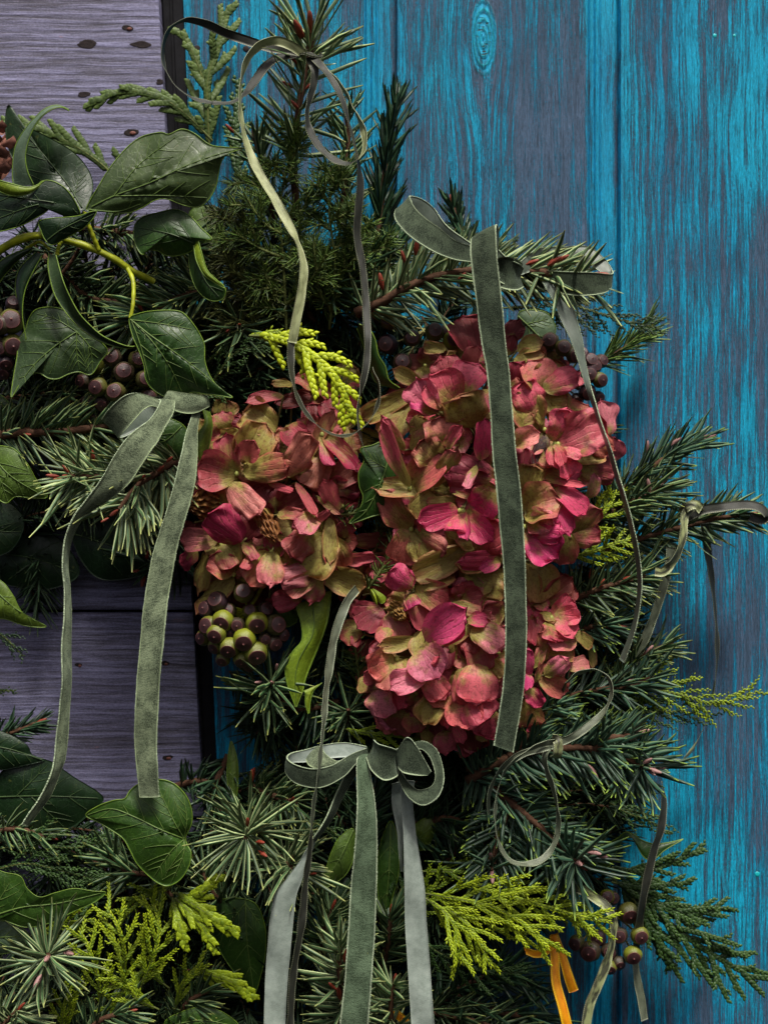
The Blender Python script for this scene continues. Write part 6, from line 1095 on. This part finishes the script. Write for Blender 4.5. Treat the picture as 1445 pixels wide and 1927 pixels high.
b3 = Thing('velvet_bow', (725, 1430, 270), 'grey-green bow below the lowest hydrangea with a velvet middle tail and satin side tails', 'bow')
rails(b3, [(690, 1408, 262, 695, 1432, 268), (660, 1420, 280, 672, 1436, 282), (625, 1440, 300, 646, 1462, 298), (590, 1447, 312, 602, 1482, 308), (558, 1440, 306, 558, 1474, 304), (541, 1428, 288, 538, 1452, 288), (547, 1418, 268, 545, 1436, 270), (575, 1411, 252, 575, 1434, 256), (610, 1402, 246, 612, 1428, 250), (650, 1398, 250, 655, 1425, 254), (690, 1405, 258, 690, 1430, 260)], ('velvet', 'satin'), 'loop', 90, 2.8, .03, edge='selvedge', label='left loop with pale satin inside')
rails(b3, [(576, 1430, 270, 605, 1402, 266), (582, 1441, 286, 612, 1418, 282), (596, 1446, 292, 632, 1432, 288), (620, 1444, 288, 650, 1430, 284)], ('velvet_pale', 'satin'), 'loop', 30, 2.6, .12, edge='selvedge', label='small inner fold of the left loop')
rails(b3, [(740, 1425, 288, 748, 1440, 286), (752, 1405, 300, 753, 1448, 300), (766, 1388, 308, 762, 1455, 306), (782, 1402, 308, 785, 1459, 308), (811, 1452, 304, 804, 1459, 304)], ('satin', 'velvet'), 'loop', 40, 2.8, .03, edge='selvedge', label='flattened dark triangular loop')
rails(b3, [(745, 1410, 268, 745, 1430, 270), (775, 1398, 262, 772, 1412, 266), (800, 1396, 262, 792, 1410, 268), (822, 1412, 268, 808, 1424, 276), (833, 1445, 278, 818, 1450, 284), (834, 1475, 290, 818, 1470, 288), (822, 1502, 300, 808, 1482, 290), (795, 1516, 304, 786, 1486, 292), (768, 1500, 300, 768, 1472, 290), (752, 1470, 286, 754, 1450, 282), (742, 1445, 278, 742, 1432, 275)], ('satin', 'velvet'), 'loop', 90, 2.8, .02, edge='selvedge', label='round right loop')
rails(b3, [(703, 1392, 280, 690, 1425, 282), (712, 1400, 300, 700, 1450, 300), (728, 1405, 306, 722, 1468, 306), (746, 1412, 296, 744, 1462, 296), (752, 1425, 280, 750, 1450, 280)], ('satin', 'velvet'), 'knot', 30, 3, .14, edge='selvedge')
M['velvet_mid'] = mat_velvet('mid_green_velvet', (.030, .046, .026), (.085, .125, .075), (.42, .50, .34))
rails(b3, [(678, 1420, 270, 700, 1420, 268), (672, 1435, 282, 694, 1435, 280), (672, 1480, 292, 700, 1475, 288), (672, 1520, 296, 705, 1510, 294), (669, 1580, 298, 709, 1560, 298), (662, 1655, 298, 709, 1650, 298), (657, 1730, 298, 706, 1730, 298), (650, 1830, 296, 700, 1830, 296), (643, 1900, 294, 695, 1900, 294), (636, 1975, 292, 690, 1975, 292)], ('velvet_mid', 'satin'), 'tail', 140, 2.8, .04, wave=.4, edge='selvedge', ew=1.3, label='velvet middle tail')
rails(b3, [(655, 1435, 262, 690, 1440, 256), (650, 1455, 276, 670, 1458, 262), (632, 1495, 284, 645, 1500, 266), (613, 1540, 286, 624, 1543, 266), (588, 1580, 282, 594, 1583, 262)], ('velvet', 'satin'), 'tail', 70, 2.4, .02, edge='selvedge', ew=1.1, label='upper velvet side of the left tail')
rails(b3, [(588, 1580, 282, 594, 1583, 262), (563, 1622, 274, 578, 1625, 270), (538, 1655, 268, 568, 1656, 270), (518, 1684, 266, 558, 1684, 266), (508, 1730, 266, 553, 1725, 266), (502, 1805, 264, 546, 1800, 264), (498, 1880, 262, 539, 1880, 262), (496, 1975, 260, 535, 1975, 260)], ('satin', 'velvet'), 'tail', 110, 1.6, .03, wave=.3, label='left tail turned to its pale satin side')
rails(b3, [(750, 1465, 276, 780, 1470, 280), (755, 1500, 272, 777, 1512, 274), (757, 1545, 268, 780, 1545, 268), (759, 1580, 266, 784, 1580, 266), (761, 1680, 266, 799, 1670, 266), (763, 1750, 266, 803, 1735, 266), (767, 1820, 264, 809, 1820, 264), (772, 1900, 262, 815, 1900, 262), (777, 1975, 260, 821, 1975, 260)], ('satin', 'velvet'), 'tail', 110, 1.6, .03, wave=.3, label='right tail showing pale satin')
rails(b3, [(738, 1475, 262, 755, 1470, 266), (737, 1510, 258, 758, 1505, 258), (746, 1560, 252, 760, 1560, 250), (750, 1600, 245, 757, 1600, 242), (754, 1640, 236, 758, 1640, 232)], ('satin', 'velvet'), 'tail', 50, 1.6, .02, label='short strip behind the right tail')

# ------------------------------------------------------------------ thin ribbons
r1 = Thing('thin_ribbon', (585, 105, 235), 'narrow olive ribbon tied round the top fir shoot with loose loops and long ends', 'ribbon')
CM = ('cord', 'cord_dark'); CD = ('cord_dark', 'cord')
strip(r1, [(578, 102, 240, 20), (545, 93, 246, 10), (510, 90, 252, 5), (470, 78, 258, 10), (425, 62, 262, 25), (385, 44, 262, 55), (350, 38, 258, 78), (322, 52, 254, 84), (308, 85, 250, 86), (310, 125, 248, 84), (330, 160, 248, 80), (365, 185, 250, 70), (400, 194, 252, 60)], 16, CD, 'loop', 120, label='left loop reaching over the black gap')
strip(r1, [(400, 194, 252, 60), (435, 193, 250, 60), (460, 178, 246, 40), (480, 152, 242, 20), (500, 125, 240, 10), (525, 108, 240, 8), (560, 100, 238, 10)], 16, ('cord_dark', 'cord'), 'loop', 60)
strip(r1, [(575, 104, 246, 20), (548, 86, 262, 20), (520, 77, 270, 25), (492, 84, 276, 50), (468, 108, 280, 70), (455, 145, 282, 74), (452, 190, 282, 84), (456, 235, 282, 70), (468, 280, 282, 40), (488, 325, 282, 25), (518, 375, 282, 18), (545, 425, 282, 28), (560, 455, 282, 55), (568, 480, 282, 60), (572, 510, 282, 34), (566, 560, 282, 14), (558, 600, 280, 10), (550, 645, 276, 20)], 16, ('cord_gold', 'cord_dark'), 'strand', 200, label='long falling end')
strip(r1, [(582, 108, 250, 15), (592, 130, 262, 20), (590, 160, 268, 40), (583, 185, 270, 66), (578, 215, 272, 60), (583, 245, 272, 40), (600, 275, 272, 30), (625, 298, 272, 35), (650, 308, 272, 55), (672, 302, 270, 74)], 15, ('cord_dark', 'cord'), 'loop', 110)
strip(r1, [(672, 302, 270, 74), (684, 285, 266, 60), (686, 262, 260, 55), (680, 235, 254, 66), (666, 205, 250, 84), (648, 170, 250, 84), (625, 140, 252, 80), (600, 118, 250, 60), (588, 108, 246, 40)], 15, ('cord_gold', 'cord_dark'), 'loop', 90)
strip(r1, [(590, 108, 256, 10), (608, 128, 276, 25), (628, 155, 284, 40), (645, 190, 286, 52), (655, 225, 284, 62), (664, 258, 280, 74), (671, 290, 274, 80), (676, 320, 266, 50), (678, 355, 258, 25), (674, 400, 250, 15), (672, 445, 242, 20), (682, 500, 238, 30), (688, 560, 240, 20), (690, 600, 246, 20), (692, 650, 262, 30), (688, 695, 276, 45), (678, 740, 286, 70), (673, 780, 290, 80), (680, 825, 288, 85), (690, 855, 276, 80)], 14, ('cord_dark', 'cord'), 'strand', 220, label='end falling behind the fir needles to the hydrangeas')
strip(r1, [(548, 640, 274, 30), (548, 690, 284, 60), (556, 735, 292, 70), (575, 775, 296, 74), (605, 806, 298, 78), (640, 820, 296, 80), (672, 812, 292, 80), (700, 785, 288, 80), (713, 750, 284, 78), (712, 720, 278, 76), (700, 695, 268, 72)], 16, ('cord_dark', 'cord_grey'), 'loop', 130, label='dark round loop over the left hydrangea')
kx = spl([(572, 100, 244), (580, 96, 252), (592, 98, 250), (600, 104, 240), (598, 112, 230)], 16); strip(r1, [(566, 106, 236, 60), (574, 100, 254, 60), (586, 103, 258, 60), (598, 106, 250, 60), (600, 106, 232, 60)], 16, CD, 'knot', 30, thick=3)
r2 = Thing('thin_ribbon', (660, 1120, 230), 'dark narrow ribbon hanging from the hydrangeas past the bottom bow to the edge', 'ribbon')
strip(r2, [(672, 1108, 232, 30), (655, 1130, 250, 25), (640, 1165, 262, 25), (628, 1205, 270, 30), (621, 1250, 278, 40), (614, 1300, 290, 55), (610, 1350, 306, 66), (604, 1410, 322, 74), (600, 1450, 324, 76), (592, 1500, 318, 78), (586, 1560, 308, 70)], 16, ('cord_grey', 'cord'), 'strand', 160)
strip(r2, [(586, 1560, 308, 70), (582, 1610, 304, 66), (575, 1660, 300, 50), (570, 1720, 298, 40), (563, 1770, 296, 45), (554, 1820, 294, 50), (549, 1870, 292, 45), (545, 1975, 290, 45)], 16, ('cord_dark', 'cord'), 'strand', 110)
r3 = Thing('thin_ribbon', (1045, 1400, 280), 'grey-green narrow ribbon knotted on the spruce sprig at the lower right with looped ends', 'ribbon')
CG = ('cord_grey', 'cord_dark')
strip(r3, [(1048, 1400, 282, 0), (1020, 1408, 290, 0), (985, 1418, 294, 15), (950, 1440, 294, 40), (928, 1470, 290, 60), (919, 1505, 284, 66), (920, 1530, 272, 66)], 13, CG, 'loop', 70)
strip(r3, [(1045, 1396, 284, 20), (1010, 1404, 300, 52), (975, 1425, 304, 62), (948, 1455, 304, 72), (934, 1500, 302, 74), (932, 1550, 298, 76), (940, 1590, 292, 76), (958, 1618, 286, 70), (985, 1626, 280, 62), (1015, 1620, 274, 52), (1036, 1600, 268, 52), (1048, 1570, 266, 60), (1050, 1535, 270, 70), (1042, 1490, 276, 66), (1030, 1455, 280, 55), (1024, 1425, 284, 52), (1034, 1404, 284, 52)], 13, CG, 'loop', 220)
strip(r3, [(1045, 1400, 284, 0), (1075, 1388, 290, 0), (1105, 1368, 290, 20), (1130, 1345, 288, 60), (1146, 1320, 286, 76), (1150, 1292, 284, 80), (1138, 1268, 280, 76), (1115, 1260, 272, 70), (1085, 1268, 262, 60), (1065, 1285, 250, 60)], 13, CG, 'strand', 120)
strip(r3, [(1040, 1390, 278, 10), (1048, 1393, 296, 10), (1050, 1405, 298, 10), (1048, 1420, 294, 10), (1042, 1425, 276, 10)], 16, ('cord', 'cord_dark'), 'knot', 24, thick=3)
r4 = Thing('thin_ribbon', (1290, 970, 160), 'black and olive ribbon tied round the fir sprig reaching over the blue planks', 'ribbon')
strip(r4, [(1290, 975, 150, 10), (1320, 960, 160, 10), (1365, 953, 166, 10), (1405, 950, 168, 20), (1430, 956, 168, 30), (1443, 972, 166, 20), (1428, 978, 160, 0), (1410, 972, 154, 0)], 17, ('cord_dark', 'cord'), 'loop', 70)
strip(r4, [(1300, 955, 160, 0), (1288, 970, 172, 10), (1286, 1000, 180, 35), (1280, 1030, 182, 45), (1268, 1055, 180, 30), (1248, 1075, 176, 0), (1232, 1075, 168, 0)], 17, ('cord', 'cord_dark'), 'loop', 60)
strip(r4, [(1262, 1030, 170, 0), (1258, 1065, 166, 5), (1246, 1110, 160, 10), (1230, 1160, 150, 10), (1212, 1205, 140, 10), (1196, 1240, 130, 15), (1190, 1268, 120, 20)], 16, ('cord_grey', 'cord_dark'), 'strand', 80)
strip(r4, [(1325, 985, 140, 0), (1330, 1030, 120, 10), (1338, 1085, 105, 50), (1345, 1150, 95, 55), (1349, 1220, 88, 60), (1345, 1280, 80, 74), (1330, 1350, 74, 80), (1305, 1405, 70, 80), (1270, 1445, 66, 76)], 16, ('cord_dark', 'cord'), 'strand', 110)
strip(r4, [(1282, 965, 158, 20), (1292, 955, 172, 20), (1308, 950, 174, 20), (1318, 958, 166, 20)], 18, ('cord', 'cord_dark'), 'knot', 20, thick=3)
r5 = Thing('thin_ribbon', (1240, 1480, 150), 'dark ribbon passing in front of the folded olive leaf and down beside the brown berries', 'ribbon')
strip(r5, [(1245, 1470, 150, 70), (1249, 1510, 156, 50), (1243, 1560, 168, 25), (1230, 1600, 176, 25), (1218, 1650, 176, 20), (1208, 1700, 170, 25), (1202, 1740, 150, 30), (1196, 1790, 124, 30)], 17, ('cord_dark', 'cord'), 'strand', 90)
strip(r5, [(1194, 1800, 110, 30), (1198, 1840, 108, 20), (1206, 1880, 106, 15), (1212, 1920, 104, 15)], 15, ('cord_grey', 'cord'), 'strand', 40, label='pale cut end below the berries')
r6 = Thing('thin_ribbon', (1110, 1690, 200), 'olive-black ribbon arching over the cypress tip and falling to the bottom edge', 'ribbon')
strip(r6, [(1070, 1668, 190, 10), (1095, 1675, 205, 0), (1120, 1690, 215, 0), (1142, 1708, 218, 20), (1154, 1735, 216, 40), (1150, 1780, 212, 35), (1138, 1820, 208, 10), (1122, 1860, 206, 0), (1108, 1895, 204, 0), (1098, 1960, 200, 0)], 17, ('cord', 'cord_dark'), 'strand', 120)
ob = Thing('orange_ribbon', (1040, 1800, 150), 'bright orange shiny ribbon with folded ends at the bottom right under the yellow cypress', 'ribbon')
rails(ob, [(985, 1782, 140, 990, 1796, 142), (1005, 1788, 150, 1008, 1802, 150), (1025, 1785, 156, 1028, 1798, 156), (1035, 1765, 158, 1050, 1775, 158)], ('orange', 'orange'), 'loop', 30, 1.5, .05)
rails(ob, [(1034, 1760, 150, 1050, 1755, 150), (1035, 1800, 160, 1052, 1795, 158), (1037, 1850, 168, 1054, 1845, 164), (1050, 1900, 170, 1066, 1890, 168), (1066, 1970, 168, 1086, 1970, 166)], ('orange', 'orange'), 'tail', 50, 2, .2)
rails(ob, [(1036, 1758, 145, 1050, 1758, 142), (1050, 1800, 150, 1066, 1800, 148), (1062, 1845, 152, 1078, 1835, 152), (1070, 1868, 150, 1088, 1862, 150)], ('orange', 'orange'), 'tail', 40, 1.5, .15)
ob2 = Thing('orange_ribbon', (745, 1915, 140), 'scrap of orange ribbon low in the needles left of the right satin tail', 'ribbon')
rails(ob2, [(728, 1905, 150, 735, 1895, 150), (748, 1920, 156, 755, 1905, 156), (770, 1945, 156, 780, 1930, 156)], ('orange', 'orange'), 'tail', 20, 1.5, .05)

# ------------------------------------------------------------------ the uncountable tangle inside the wreath
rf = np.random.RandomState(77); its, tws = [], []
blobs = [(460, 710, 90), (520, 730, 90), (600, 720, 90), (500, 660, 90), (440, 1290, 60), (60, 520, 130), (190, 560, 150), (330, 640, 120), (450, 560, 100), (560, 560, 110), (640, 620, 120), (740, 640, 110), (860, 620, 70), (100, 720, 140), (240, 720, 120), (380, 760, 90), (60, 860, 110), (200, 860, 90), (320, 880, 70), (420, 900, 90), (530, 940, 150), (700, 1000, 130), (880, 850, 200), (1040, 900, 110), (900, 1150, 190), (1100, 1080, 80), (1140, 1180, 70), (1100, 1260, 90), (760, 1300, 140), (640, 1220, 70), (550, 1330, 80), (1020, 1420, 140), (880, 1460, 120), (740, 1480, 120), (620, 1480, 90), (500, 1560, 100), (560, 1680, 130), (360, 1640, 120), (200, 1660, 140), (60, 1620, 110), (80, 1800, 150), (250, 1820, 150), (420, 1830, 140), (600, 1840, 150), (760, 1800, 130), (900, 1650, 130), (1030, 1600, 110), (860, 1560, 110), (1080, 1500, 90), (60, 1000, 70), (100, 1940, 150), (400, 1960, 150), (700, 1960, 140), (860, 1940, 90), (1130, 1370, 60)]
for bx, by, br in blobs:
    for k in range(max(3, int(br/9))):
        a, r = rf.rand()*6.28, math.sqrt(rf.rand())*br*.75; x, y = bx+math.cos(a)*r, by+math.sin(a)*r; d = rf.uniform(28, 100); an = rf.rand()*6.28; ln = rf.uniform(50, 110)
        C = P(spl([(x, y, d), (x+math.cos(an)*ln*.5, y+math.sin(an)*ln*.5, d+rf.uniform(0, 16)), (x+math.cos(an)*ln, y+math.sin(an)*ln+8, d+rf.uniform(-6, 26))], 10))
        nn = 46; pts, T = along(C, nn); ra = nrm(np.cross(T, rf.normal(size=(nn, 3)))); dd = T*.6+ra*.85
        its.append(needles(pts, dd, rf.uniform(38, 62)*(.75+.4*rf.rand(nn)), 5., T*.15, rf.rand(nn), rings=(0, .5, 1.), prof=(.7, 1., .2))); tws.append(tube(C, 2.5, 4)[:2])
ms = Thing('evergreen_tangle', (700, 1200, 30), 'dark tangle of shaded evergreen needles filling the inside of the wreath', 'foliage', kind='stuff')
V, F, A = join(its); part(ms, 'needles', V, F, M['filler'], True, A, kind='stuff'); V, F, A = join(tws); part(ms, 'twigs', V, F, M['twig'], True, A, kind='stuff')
for o in list(bpy.data.objects):
    if o.type == 'EMPTY' and not o.children: bpy.data.objects.remove(o)
